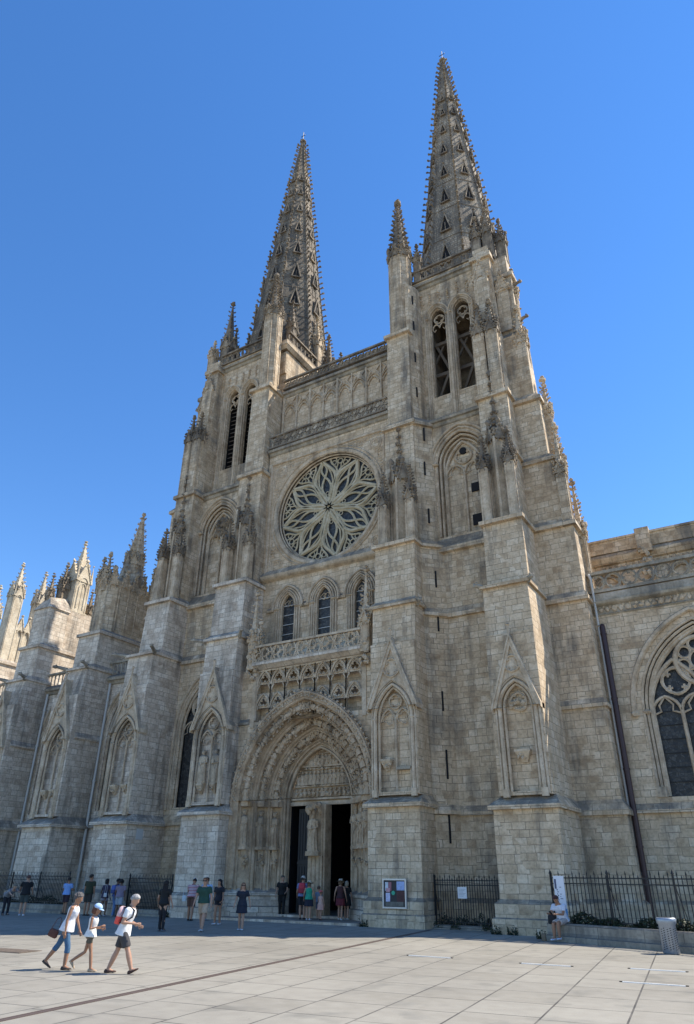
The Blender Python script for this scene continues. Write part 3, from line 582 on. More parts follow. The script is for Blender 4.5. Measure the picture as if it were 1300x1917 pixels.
    if not right:
        for k in range(8):
            a = k*pi/4; n = Vector((cos(a), sin(a), 0)); t = Vector((-sin(a), cos(a), 0))
            for z in (40,43.9,47.7,51.3,54.8,58.1):
                ap = R(z)*cos(pi/8)
                def P_(u, d, zq): return Vector((cx,cy,0))+n*(ap+d-.112*(zq-z))+t*u+Vector((0,0,zq))
                for u0 in (-.6,-.2,.2,.6):
                    m = M(s); u = u0*R(z)*.4; m.tube([P_(u,.03,z),P_(u*.93,.03,z+1.7)], .04, 4); m.tube([P_(u-.14,.04,z+1.2),P_(u*.93,.04,z+1.9),P_(u+.14,.04,z+1.2)], .04, 4); m.blob(P_(u*.93,.05,z+2.0), .1)
                    if abs(u0) < .5: shear(m).build('blind_gable', S['lichen'], body)
    m = M(s); m.tube([(cx,cy,73),(cx,cy,74.4)], .035, 4); m.box(cx-.3,cx+.3,cy-.02,cy+.02,73.8,73.86); m.build('lightning_rod', IRON, body)
    # low pinnacles around the spire base
    for x, y in ((5.2,2.2),(11.4,2.4),(5.2,9.8),(10.4,9.8)): m = M(s); pinnacle(m, x, y, 38.95, .3, 41.4, 44.2, 6, .12); m.build('pinnacle', S['lichen'], body)
    if not right:
        tracery(mm := M(s), 8.85, 1.2, 5.3, 9.5, 2.7, .05, 2, .06)
        for a, y, r in ((1.75,-.14,.09),(1.55,-.1,.07),(1.38,-.06,.06)): archtube(mm, 8.85, a, 5.2, 9.6, 2.7+(a-1.25)*1.1, y, r)
        foil(mm, 8.85, 11.0, .62, .05, .06, 6)
        wf = mm.build('window', S['carved'], body)
        g = glass_arch(-8.85, 1.22, 5.3, 9.6, 2.65, .2, 'window_glass', body)
    return body
tR = tower(1); tL = tower(-1)

# ---------------- centre: gable screen, rose window, balcony ----------------
m = M(); panel(m, -4.75, 4.75, 18.3, 28.2, 0, [('c', 0, 22.62, 3.74)], .55)
m.box(-4.8, 4.8, 1.2, 4, 27.0, 33.6); m.box(-4.75,4.75,.02,1.3,27.9,28.19)
panel(m, -4.75, 4.75, 12.2, 18.35, .0, [('a', -2.57, .47, 14.0, 16.25, .85), ('a', 0, .47, 14.0, 16.25, .85), ('a', 2.57, .47, 14.0, 16.25, .85)], .4)
m.box(-4.75,4.75,.75,1.2,12,27.9); 
fw = m.build('facade_wall', S['warm'], cath)
m = M(); prof = [(3.74,.5),(3.74,.05),(3.8,-.06),(3.97,-.1),(4.06,-.02),(4.0,.06)]
m.loft([[(r*cos(t), y, 22.62+r*sin(t)) for r, y in prof] for t in [2*pi*k/48 for k in range(48)]], closed=True)
for r, y, q in ((3.69,.2,.06),(3.6,.38,.06),(4.2,-.02,.05)): m.tube([(r*cos(t), y, 22.62+r*sin(t)) for t in [2*pi*k/48 for k in range(48)]], q, 5, closed=True)
rose = m.build('rose_window', S['carved'], cath)
# flamboyant tracery
m = M(); CZ = 22.62; RR = 3.6
def pol(r, a): return (r*cos(a), .42, CZ+r*sin(a))
def rib(pts, r, n=6): m.tube([pol(q[0]*RR, q[1]) for q in pts], r*1.12, n)
def curve(ctrl, n=14):           # Catmull-Rom in (r, angle)
    C = [ctrl[0]]+list(ctrl)+[ctrl[-1]]; out = []
    for i in range(1, len(C)-2):
        for k in range(n//2):
            t = k/(n//2); out.append(tuple(.5*((2*C[i][j])+(-C[i-1][j]+C[i+1][j])*t+(2*C[i-1][j]-5*C[i][j]+4*C[i+1][j]-C[i+2][j])*t*t+(-C[i-1][j]+3*C[i][j]-3*C[i+1][j]+C[i+2][j])*t**3) for j in (0, 1)))
    return out+[ctrl[-1]]
for k in range(8):
    a = k*pi/4+.16; b = a+pi/8
    for sg in (-1, 1):
        rib(curve([(.03,a),(.18,a+sg*.20),(.36,a+sg*.335),(.54,a+sg*.375),(.70,a+sg*.30),(.84,a+sg*.13),(.985,a)], 20), .115)
        rib(curve([(.13,a),(.26,a+sg*.16),(.40,a+sg*.22),(.53,a+sg*.14),(.66,a),(.78,a-sg*.07),(.88,a-sg*.05),(.95,a)], 16), .07, 5)
        rib(curve([(.40,a+sg*.22),(.52,a+sg*.27),(.66,a+sg*.21),(.78,a+sg*.14),(.88,a+sg*.10)], 16), .05, 5)
        rib(curve([(.26,a+sg*.16),(.33,a+sg*.25),(.42,a+sg*.32)], 12), .045, 5)
        rib(curve([(.54,a+sg*.375),(.66,a+sg*.385),(.78,a+sg*.33),(.90,a+sg*.20),(.99,a+sg*.17)], 16), .06, 5)
        rib(curve([(.78,a+sg*.33),(.87,a+sg*.35),(.94,a+sg*.31),(.99,a+sg*.29)], 12), .045, 5)
        m.tube(xz(circ(.90*RR*cos(a+sg*.255), CZ+.90*RR*sin(a+sg*.255), .045*RR, 10), .42), .035, 4, closed=True)
    m.tube(xz(circ(.925*RR*cos(b), CZ+.925*RR*sin(b), .05*RR, 10), .42), .04, 4, closed=True)
    m.tube(xz(circ(.30*RR*cos(a), CZ+.30*RR*sin(a), .035*RR, 8), .42), .03, 4, closed=True)
m.tube([pol(.12, t) for t in [2*pi*k/12 for k in range(12)]], .06, 5, closed=True)
m.build('rose_tracery', stone('tracery_stone', [(0.3, (0.40, 0.33, 0.21)), (0.5, (0.50, 0.42, 0.28)), (0.6, (0.54, 0.46, 0.32)), (0.75, (0.6, 0.52, 0.4))], joints=False, dirt=.1), rose)
m = M(); m.loft([[(3.75*cos(t), y, CZ+3.75*sin(t)) for t in [2*pi*k/40 for k in range(40)]] for y in (.5,.54)]); m.build('rose_glass', GLASS, rose)
# square frame of the rose and spandrel carving
m = M()
for x in (-4.45, 4.45): m.tube([(x,-.03,18.75),(x,-.03,26.85)], .09, 6); m.tube([(x*.95,-.0,18.9),(x*.95,-.0,26.65)], .05, 5)
m.tube([(-4.45,-.03,26.85),(4.45,-.03,26.85)], .09, 6); m.tube([(-4.25,0,26.62),(4.25,0,26.62)], .05, 5)
for sx_ in (-1, 1):
    for sz in (-1, 1):
        ox, oz = sx_*3.62, CZ+sz*3.42
        for r in (.42, .30): m.tube(xz([(ox+r*cos(t), oz+r*sin(t)) for t in [2*pi*q/14 for q in range(14)]], -.01), .035, 4, closed=True)
        foil(m, ox, oz, .24, -.01, .04, 3, ring=False)
        for q in range(6):
            a0 = math.atan2(-sz, 0)+q*.0; d_ = .5+.22*q
            for ax_, az_ in ((sx_*(3.62-d_-.1), CZ+sz*(3.75-.0*q)), (sx_*3.95, CZ+sz*(3.42-d_-.1))):
                if math.hypot(ax_, az_-CZ) > 4.15: m.tube(xz([(ax_+.2*cos(t+q), az_+.16*sin(t+q)) for t in (0,.8,1.6,2.4,3.2)], -.01), .035, 4)
hmould(m, -4.6, 4.6, 0, 18.45, [(-.3,0),(-.2,.22),(-.12,.3),(.05,.34),(.12,.3),(.5,.0)], .3)
m.build('rose_frame', S['carved'], rose)
m = M(); hmould(m, -4.7, 4.7, 0, 27.9, CORN, .5); m.build('gable_cornice', S['ledge'], cath)
m = M(); hmould(m, -4.7, 4.7, 1.2, 33.75, CORN, .5); m.build('gable_cornice', S['ledge'], cath); m = M(); m.box(-4.7,4.7,1.12,1.6,34.0,34.75); m.build('parapet_wall', S['upper'], cath)
m = M()
for k in range(15):
    x = -4.2+.6*k
    for z, r in ((28.42,.15),(28.8,.15)): m.tube(xz(circ(x+(0 if z < 28.6 else .3), z, .24, 10), -.22), .05, 4, closed=True)
    m.tube([(x-.3,-.22,28.2),(x+.3,-.22,29.0)], .045, 4); m.tube([(x+.3,-.22,28.2),(x-.3,-.22,29.0)], .045, 4)
m.box(-4.6,4.6,-.38,-.08,28.05,28.18); m.box(-4.6,4.6,-.32,-.12,29.0,29.12); m.build('gable_balustrade', S['lichen'], cath)
m = M()
for k in range(16):
    x = -4.3+.57*k; m.tube(xz([(x-.28,34.15),(x-.1,34.6),(x+.1,34.3),(x+.28,34.75)], .95), .055, 4); m.tube(xz(circ(x, 34.42, .2, 9), .95), .04, 4, closed=True)
m.box(-4.7,4.7,.86,1.06,34.8,34.94); m.box(-4.7,4.7,.84,1.1,34.05,34.16); m.build('upper_balustrade', S['lichen'], cath)
m = M()
for k in range(8):
    cx = -4.1+1.17*k
    m.tube([(cx-.585,1.12,28.3),(cx-.585,1.12,33.4)], .07 if k % 2 else .1, 6)
    archtube(m, cx, .56, None, 31.9, .8, 1.12, .055, 5, 8); archtube(m, cx, .42, None, 31.8, .6, 1.14, .04, 5, 8)
    for sg in (-1, 1): m.tube(xz([(cx+sg*.56,31.9),(cx+sg*.3,32.2),(cx+sg*.1,32.5)], 1.15), .04, 4); m.tube(xz([(cx+sg*.56,32.3),(cx+sg*.2,32.9),(cx+sg*.5,33.3)], 1.13), .045, 4)
m.build('blind_arcade', S['carved'], cath)
m = M()          # dark slate roof line behind the screen
m.loft([[(-4.6,1.9,34.1),(4.6,1.9,34.1),(4.6,9,36.5),(-4.6,9,36.5)],[(-4.6,1.9,34.0),(4.6,1.9,34.0),(4.6,9,34.0),(-4.6,9,34.0)]]); m.build('roof', IRON, cath)
# three lancets
for cx in (-2.57, 0, 2.57):
    m = M()
    for a, y, r in ((1.08,-.02,.09),(.9,.02,.07),(.74,-.02,.06),(.6,.0,.05),(.5,.1,.05)): archtube(m, cx, a, 13.6 if a < .95 else 16.2, 16.25, .85+(a-.47)*.9, y-.06, r, 6)
    for sg in (-1, 1): m.blob((cx+sg*.75,-.1,16.2), .16, (1.6,.8,.6), .2); foil(m, cx+sg*.12, 16.55, .17, .18, .03, 3, ring=False)
    hmould(m, cx-1.0-.5, cx-1.0, 0, 16.2, STR, .1); hmould(m, cx+1.0, cx+1.0+.3, 0, 16.2, STR, .1)
    f = m.build('lancet_window', S['carved'], cath); glass_arch(cx, .48, 14.0, 16.25, .84, .22, 'window_glass', f)
    m = M(); 
    for z in (14.6, 15.2, 15.8, 16.4): m.box(cx-.42, cx+.42, .17, .2, z, z+.035)
    m.build('window_bars', LEAD, f)
# balcony
m = M(); hmould(m, -3.55, 3.55, -1.45, 12.4, [(-.25,0),(-.2,.1),(-.08,.3),(-.05,.38),(.12,.38),(.14,.1)], 1.5)
bal = m.build('balcony', S['grey'], cath)
m = M()
for k in range(9):
    x = -3.25+.81*k
    foil(m, x, 12.83, .26, -1.62, .05, 4, rot=0); foil(m, x+.4, 13.12, .26, -1.62, .05, 4, rot=0) if k < 8 else None
    m.tube(xz([(x,12.55),(x+.4,13.4)], -1.62), .05, 4); m.tube(xz([(x+.4,12.55),(x,13.4)], -1.62), .05, 4)
m.box(-3.5,3.5,-1.72,-1.54,12.52,12.6); m.box(-3.5,3.5,-1.74,-1.52,13.4,13.52); m.build('balustrade', S['carved'], bal)
for sx_ in (-1, 1):
    m = M(sx_); pinnacle(m, 3.75, -1.5, 10.9 if 0 else 12.2, .22, 13.9, 16.8, 7, .12); pinnacle(m, 3.45, -1.35, 12.5, .15, 13.7, 15.0, 5, .1)
    for k in range(26): m.blob((3.75+rnd.uniform(-.3,.3), -1.6+rnd.uniform(-.15,.15), 11.6+rnd.random()*2.4), .14, j=.45)
    m.build('balcony_pinnacle', S['carved'], bal)
# tracery arcade over the portal arch
m = M()
CX7 = [-2.94+.98*k for k in range(7)]
panel(m, -3.45, 3.45, 11.35, 12.1, -1.3, [('c', c, 11.68, .25) for c in CX7], .12)
panel(m, -3.45, 3.45, 10.05, 10.85, -1.3, [('c', c, 10.42, .24) for c in CX7], .12)
for k, cx in enumerate(CX7):
    for side in (-1, 1): m.tube([(cx+side*.49,-1.36,9.4),(cx+side*.49,-1.36,12.1)], .07, 6)
    for zb_ in (11.3, 10.0):
        archtube(m, cx, .47, None, zb_, .8, -1.38, .06, 5, 8); archtube(m, cx, .38, None, zb_-.02, .62, -1.34, .04, 5, 8)
        foil(m, cx, zb_+.38, .25, -1.33, .045, 3, ring=False, rot=pi/2)
        for q in range(3): a = pi/6+q*2*pi/3; m.blob((cx+.16*cos(a), -1.3, zb_+.38+.16*sin(a)), .075, (1,.8,1), .1)
    for sg in (-1, 1): m.tube(xz([(cx+sg*.49,10.6),(cx+sg*.47,11.0),(cx+sg*.30,11.3)], -1.36), .045, 4)
m.box(-3.5,3.5,-1.42,-1.0,12.05,12.16)
for x in (-3.55, 3.55): m.box(x-.12,x+.12,-1.45,-.9,9.0,12.15)
m.build('tracery_arcade', S['carved'], bal)

# ---------------- portal ----------------
m = M()
# front wall around the arch (block under the balcony)
PA, PR, PS = 4.35, 5.2, 5.3
A = arch(0, PA, PS, PR, 24)
for p, q in zip(A[:-1], A[1:]):
    if p[1] < 9.3 or q[1] < 9.3: m.add([(p[0],-1.4,p[1]),(q[0],-1.4,q[1]),(q[0],-1.4,9.3),(p[0],-1.4,9.3)], [(0,1,2,3)]) if max(p[1],q[1]) <= 9.3 else m.add([(p[0],-1.4,min(9.3,p[1])),(q[0],-1.4,min(9.3,q[1])),(q[0],-1.4,9.3),(p[0],-1.4,9.3)], [(0,1,2,3)])
for sg in (-1, 1): m.add([(sg*PA,-1.4,0),(sg*4.6,-1.4,0),(sg*4.6,-1.4,9.3),(sg*PA,-1.4,9.3)], [(0,1,2,3)])
m.add([(-4.6,-1.4,9.3),(4.6,-1.4,9.3),(4.6,-.85,9.3),(-4.6,-.85,9.3)], [(0,1,2,3)])
A2 = arch(0, 4.0, PS, 4.8, 20)            # recessed wall behind the arcade
for p, q in zip(A2[:-1], A2[1:]):
    m.add([(p[0],-.85,max(9.2,p[1])),(q[0],-.85,max(9.2,q[1])),(q[0],-.85,12.2),(p[0],-.85,12.2)], [(0,1,2,3)])
for sg in (-1, 1): m.add([(sg*4.0,-.85,9.2),(sg*4.6,-.85,9.2),(sg*4.6,-.85,12.2),(sg*4.0,-.85,12.2)], [(0,1,2,3)])
for sg in (-1, 1): m.box(*( sorted((sg*3.5, sg*4.6)) ), -1.4, -.7, 9.3, 12.2)
portal = m.build('portal', S['warm'], cath)
hm = M()
for sg in (-1, 1):
    hmould(hm, *sorted((sg*3.75, sg*4.55)), -1.4, 9.3, STR, .1)
hm.build('string_course', S['ledge'], portal)
# orders: (half width, rise, y)
ORD = [(4.4,5.35,-1.72),(4.05,4.98,-1.72),(3.98,4.9,-1.5),(3.42,4.3,-1.0),(3.32,4.2,-1.0),(3.3,4.15,-.85),(2.85,3.62,-.42),(2.75,3.52,-.42),(2.72,3.48,-.28),(2.32,3.05,.0),(2.2,2.92,.0),(2.15,2.86,.12),(1.95,2.65,.12),(1.93,2.62,.36)]
m = M()
for (a0,r0,y0), (a1,r1,y1) in zip(ORD[:-1], ORD[1:]):
    P0 = [(-a0,1.3)]+arch(0,a0,PS,r0,14)+[(a0,1.3)]; P1 = [(-a1,1.3)]+arch(0,a1,PS,r1,14)+[(a1,1.3)]
    for i in range(len(P0)-1): m.add([(P0[i][0],y0,P0[i][1]),(P0[i+1][0],y0,P0[i+1][1]),(P1[i+1][0],y1,P1[i+1][1]),(P1[i][0],y1,P1[i][1])], [(0,1,2,3)])
P0 = arch(0,4.4,PS,5.35,14); m.loft([xz(P0,-1.72), xz(P0,-1.35)], False, False)
m.build('portal_reveal', S['portal'], portal)
m = M()
for a, r_, y, t in ((4.3,5.25,-1.75,.07),(4.02,4.94,-1.62,.09),(3.45,4.33,-1.03,.09),(3.3,4.15,-.95,.07),(2.82,3.6,-.45,.09),(2.7,3.46,-.36,.06),(2.3,3.02,-.03,.08),(2.16,2.88,.03,.06),(1.96,2.66,.1,.07)):
    archtube(m, 0, a, 1.3, PS, r_, y, t, 6, 14)
m.build('arch_mouldings', S['portal'], portal)
m = M()           # carved hood foliage
for i, p in enumerate(arch(0, 4.2, PS, 5.12, 75)):
    for q in range(4): m.blob((p[0]+rnd.uniform(-.11,.11), -1.73-rnd.random()*.05, p[1]+rnd.uniform(-.11,.11)), rnd.uniform(.03,.065), (1,.8,1), .45)
for i, p in enumerate(arch(0, 4.42, PS, 5.42, 26)): m.blob((p[0], -1.7, p[1]), .075, (1,.8,1), .45)
m.build('hood_foliage', S['carved'], portal)
for bi, (a, r_, y, npf, sc) in enumerate(((3.68,4.58,-1.38,10,1.0),(3.03,3.86,-.78,8,.96),(2.5,3.24,-.28,7,.84))):
    m = M(); P = arch(0, a, PS, r_, 60)
    for sg in (-1, 1):
        half = P[:61]; L = [0]
        for p, q in zip(half[:-1], half[1:]): L.append(L[-1]+math.hypot(q[0]-p[0], q[1]-p[1]))
        for k in range(npf):
            s0 = L[-1]*(k+.04)/npf; i = max(j for j in range(61) if L[j] <= s0); p = half[min(i, 59)]; q = half[min(i+1, 60)]
            tx, tz = q[0]-p[0], q[1]-p[1]; l = math.hypot(tx, tz); Z = Vector((tx/l*(-sg if sg > 0 else 1), 0, tz/l))
            Z = Vector(((tx/l)*(1 if sg < 0 else -1), 0, tz/l)); X = Vector((0, 1, 0)).cross(Z); Y = Z.cross(X)
            T = Matrix(((X.x,Y.x,Z.x,p[0]*(1 if sg < 0 else -1)),(X.y,Y.y,Z.y,y-.02),(X.z,Y.z,Z.z,p[1]),(0,0,0,1))) @ Matrix.Scale(sc, 4)
            figurine(m, T, k+bi*20)
            for q in range(16): m.blob(T @ Vector((rnd.choice((-1,1))*rnd.uniform(.16,.34), rnd.uniform(-.12,.06), rnd.uniform(-.05,.95))), rnd.uniform(.03,.06), j=.45)
            for q in (-1, 1): m.tube([T @ Vector((q*.2,-.02,.82)), T @ Vector((q*.12,-.14,1.0)), T @ Vector((0,-.16,1.08))], .03, 4)
    m.build('archivolt_figures', S['portal'], portal)
# jamb statues, canopies, bases
jamb = [(3.68,-1.12),(3.05,-.55),(2.48,-.1)]
n_ = 0
for sg in (-1, 1):
    for i, (a, y) in enumerate(jamb):
        m = M(); statue(m, (sg*(a-.03), y-.25, 3.15), 1.78*(1-.03*i), face=sg*.45, seed=30+n_); n_ += 1
        m.build('statue', S['portal'], portal, label='stone figure in the jamb of the portal')
        m = M()
        for q in range(12): t = q/12*2*pi; m.blob((sg*a+.2*cos(t), y-.1+.17*sin(t), 5.22+rnd.uniform(-.12,.2)), .12, (1,1,1.3), .4)
        m.prism(ngon(sg*a, y-.18, .34, 6), 5.05, 5.3); m.build('canopy', S['portal'], portal)
        m = M(); m.prism(ngon(sg*a, y-.18, .34, 6), 3.03, 3.15)
        m.loft([[(x,yy,z) for x, yy in ngon(sg*a, y-.02, r, 6)] for z, r in ((3.05,.28),(2.6,.2),(2.15,.1))])
        for q in range(10): m.blob((sg*a+rnd.uniform(-.25,.25), y-.15, 2.95-rnd.random()*.6), .1, j=.4)
        m.build('console', S['portal'], portal)
for sg in (-1, 1):
    mm = M(sg)
    for x, y in ((4.15,-1.6),(3.9,-1.45),(3.4,-1.05),(3.25,-.95),(2.8,-.5),(2.68,-.4),(2.25,-.05),(2.1,0)): mm.tube([(x,y,1.2),(x,y,PS)], .055, 6); mm.prism(ngon(x,y,.1,6), 1.15, 1.4)
    for x, y in ((3.85,-1.35),(3.52,-1.1),(3.2,-.8),(2.95,-.6),(2.62,-.3),(2.4,-.15)): mm.tube([(x,y,1.2),(x,y,2.9)], .035, 5)
    mm.build('jamb_shafts', S['portal'], portal)
    q = M(sg); q.loft([[(1.93,.36,z),(2.15-o,.05-o,z),(2.85-o,-.45-o,z),(3.4-o,-1.0-o,z),(4.0-o,-1.5-o,z),(4.5,-1.75-o,z),(4.5,.5,z),(1.95,.5,z)] for z, o in ((0,.22),(.5,.22),(.55,.15),(.95,.15),(1.0,.2),(1.12,.2),(1.3,.0))])
    q.build('portal_base', S['grey'], portal)
# tympanum
m = M(); P = arch(0, 1.95, PS, 2.65, 12); m.loft([xz(P, .4), xz(P, .6)])
m.box(-1.95,1.95,.22,.42,5.12,5.3); m.box(-1.85,1.85,.2,.41,5.38,5.5); m.box(-1.72,1.72,.26,.41,6.02,6.1); m.box(-1.35,1.35,.26,.41,7.0,7.08)
for k in range(13):
    x = -1.6+.27*k; m.blob((x,.32,5.88), .085); m.blob((x,.34,5.68), .12, (1,.8,1.2), .35)
for k in range(13):
    x = -1.5+.25*k; T = Matrix.Translation((x,.33,6.12)) @ Matrix.Scale(.88 if abs(x) < 1.3 else .7, 4); figurine(m, T, 50+k)
for k in range(14):
    x = rnd.uniform(-.85,.85); zt_ = 7.1+(.7-abs(x)*.75)*rnd.random(); m.blob((x,.33,zt_), .12, (1,.8,1.4), .4)
for k in range(5): T = Matrix.Translation((-.5+.25*k,.32,7.08)) @ Matrix.Scale(.78-abs(k-2)*.13, 4); figurine(m, T, 80+k)
m.build('tympanum', S['portal'], portal)
m = M(); m.box(-.5,.5,-.05,.5,0,5.12); m.box(-.42,.42,-.2,.0,0,2.75); m.prism(ngon(-.1,-.2,.42,8), 2.75, 2.95); m.prism(ngon(-.1,-.15,.36,8), 0, .9)
for x in (-.44,-.22,.02,.26,.44): m.tube([(x,-.22 if abs(x) < .43 else -.05,.9),(x,-.22 if abs(x) < .43 else -.05,2.7)], .04, 5)
for x in (.3,.46): m.tube([(x,-.08,.9),(x,-.08,5.1)], .05, 5)
for q in range(22): t = q/22*2*pi; m.blob((-.12+.34*cos(t), -.22+.24*sin(t), 4.95+rnd.uniform(-.18,.15)), .12, (1,1,1.4), .4)
tr = m.build('central_pillar', S['portal'], portal)
m = M(); statue(m, (-.12,-.26,2.95), 1.78, mitre=True, seed=3); m.build('statue', S['portal'], portal, label='stone bishop on the pillar between the doors')
m = M(); m.box(-2.2,2.2,7.9,8,0,6); m.box(-2.25,-2.2,.6,8,0,6); m.box(2.2,2.25,.6,8,0,6); m.box(-2.2,2.2,.6,8,5.9,6); m.box(-2.2,2.2,.6,8,0,.02); m.box(-2.6,-2.0,.52,.6,0,5.2); m.box(2.0,2.6,.52,.6,0,5.2)
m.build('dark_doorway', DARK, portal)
m = M(); m.box(-1.6,-.95,.62,.7,.15,5.0)
for k in range(4): m.box(-1.55+.16*k,-1.47+.16*k,.585,.62,.3,2.3); m.box(-1.55+.16*k,-1.47+.16*k,.585,.62,2.6,4.8)
m.box(-1.6,-.95,.57,.62,2.4,2.5); m.build('door_leaf', plain('dark_door_wood', (.03,.028,.027), .6), portal)
m = M(); m.tube([(1.55,2.2,3.2),(1.55,2.2,4.4)], .02, 4); m.blob((1.55,2.2,3.15), .05); m.build('hanging_lamp_chain', LEAD, portal)
m = M(); m.box(-4.4,4.4,-2.75,.6,0,.1); m.box(-2.2,2.2,-.4,8,.1,.2); m.build('threshold_step', S['grey'], portal)

# ---------------- nave side (left) ----------------
m = M(-1)
bays = [('a', 15.0, 1.35, 5.3, 9.9, 2.6), ('a', 21.4, 1.35, 5.3, 9.9, 2.6), ('a', 27.8, 1.35, 5.3, 9.9, 2.6), ('a', 34.2, 1.35, 5.3, 9.9, 2.6), ('a', 40.6, 1.35, 5.3, 9.9, 2.6)]
panel(m, 12.4, 48, 0, 13.6, -.35, bays, .4); m.box(12.4,48,.6,6,0,13.6); m.box(12.4,48,-.3,5.8,13.3,13.59)
m.rects([(4.35,12.4,48,-.35),(4.35,12.4,48,-.52),(4.5,12.4,48,-.52),(5.0,12.4,48,-.33)], .2); m.rects([(0,12.4,48,-.55),(.9,12.4,48,-.55),(1.1,12.4,48,-.33)], .2)
nave = m.build('nave_wall', S['grey'], cath, label='long side wall with windows left of the left tower')
m = M(-1); hmould(m, 12.6, 48, -.35, 13.5, CORN, .5)
m.box(12.6,48,-.6,-.42,14.55,14.68)
k = 13.0
while k < 47: m.tube([(k,-.5,13.8),(k,-.5,14.4)], .045, 5); archtube(m, k+.2, .2, None, 14.35, .18, -.5, .04, 4, 4); k += .4
m.build('nave_parapet', S['ledge'], nave)
for cx in (15.0, 21.4, 27.8, 34.2):
    m = M(-1); tracery(m, cx, 1.3, 5.3, 9.8, 2.6, -.2, 2, .06); foil(m, cx, 11.2, .62, -.2, .06, 6)
    for a, y, r in ((1.85,-.4,.09),(1.65,-.36,.07),(1.48,-.32,.06)): archtube(m, cx, a, 5.2, 9.9, 2.6+(a-1.35)*1.1, y, r)
    f = m.build('nave_window', S['carved'], nave); glass_arch(-cx, 1.32, 5.3, 9.9, 2.55, -.05, 'window_glass', f)
def nave_buttress(c, idx):
    m = M(-1); d = c-11.8
    m.rects([(0,c-1.5,c+1.5,-3.4),(.5,c-1.5,c+1.5,-3.4),(.55,c-1.42,c+1.42,-3.3),(1.0,c-1.42,c+1.42,-3.3),(1.15,c-1.32,c+1.32,-3.1),(4.3,c-1.32,c+1.32,-3.05),(4.3,c-1.48,c+1.48,-3.3),(4.45,c-1.48,c+1.48,-3.3),(4.9,c-1.2,c+1.2,-2.5),(9.4,c-1.2,c+1.2,-2.5),(9.4,c-1.3,c+1.3,-2.5),(9.5,c-1.3,c+1.3,-2.5),(9.8,c-1.12,c+1.12,-2.5),(12.0,c-1.12,c+1.12,-2.5),(12.1,c-1.12,c+1.12,-2.65),
             (13.9,c-1.1,c+1.1,-2.3),(13.9,c-1.2,c+1.2,-2.45),(14.05,c-1.2,c+1.2,-2.45),(14.3,c-1.05,c+1.05,-1.9),(16.4,c-1.05,c+1.05,-1.85),(16.4,c-1.18,c+1.18,-2.0),(16.6,c-1.18,c+1.18,-2.0),(16.8,c-.95,c+.95,-1.6)], 2.7)
    b = m.build('nave_buttress', S['grey'], cath, label='%s buttress left of the left tower' % ('first','second','third','fourth')[idx])
    niche_front(c-1.2, c+1.2, -2.8, c, .85, 4.9, 8.7, 1.5, 12.1, 9.3, 12.9, 1.12, b, -1, 'grey')
    for q in (-.4, .4): m = M(-1); corbel(m, c+q, -2.52, 6.4, .24); m.build('corbel', S['carved'], b)
    for sg in (-1, 1): m = M(-1); gargoyle(m, (c+sg*1.0,-2.3,14.0), (sg*.4,-.9,.1), 1.0); m.build('gargoyle', S['ledge'], b)
    return b
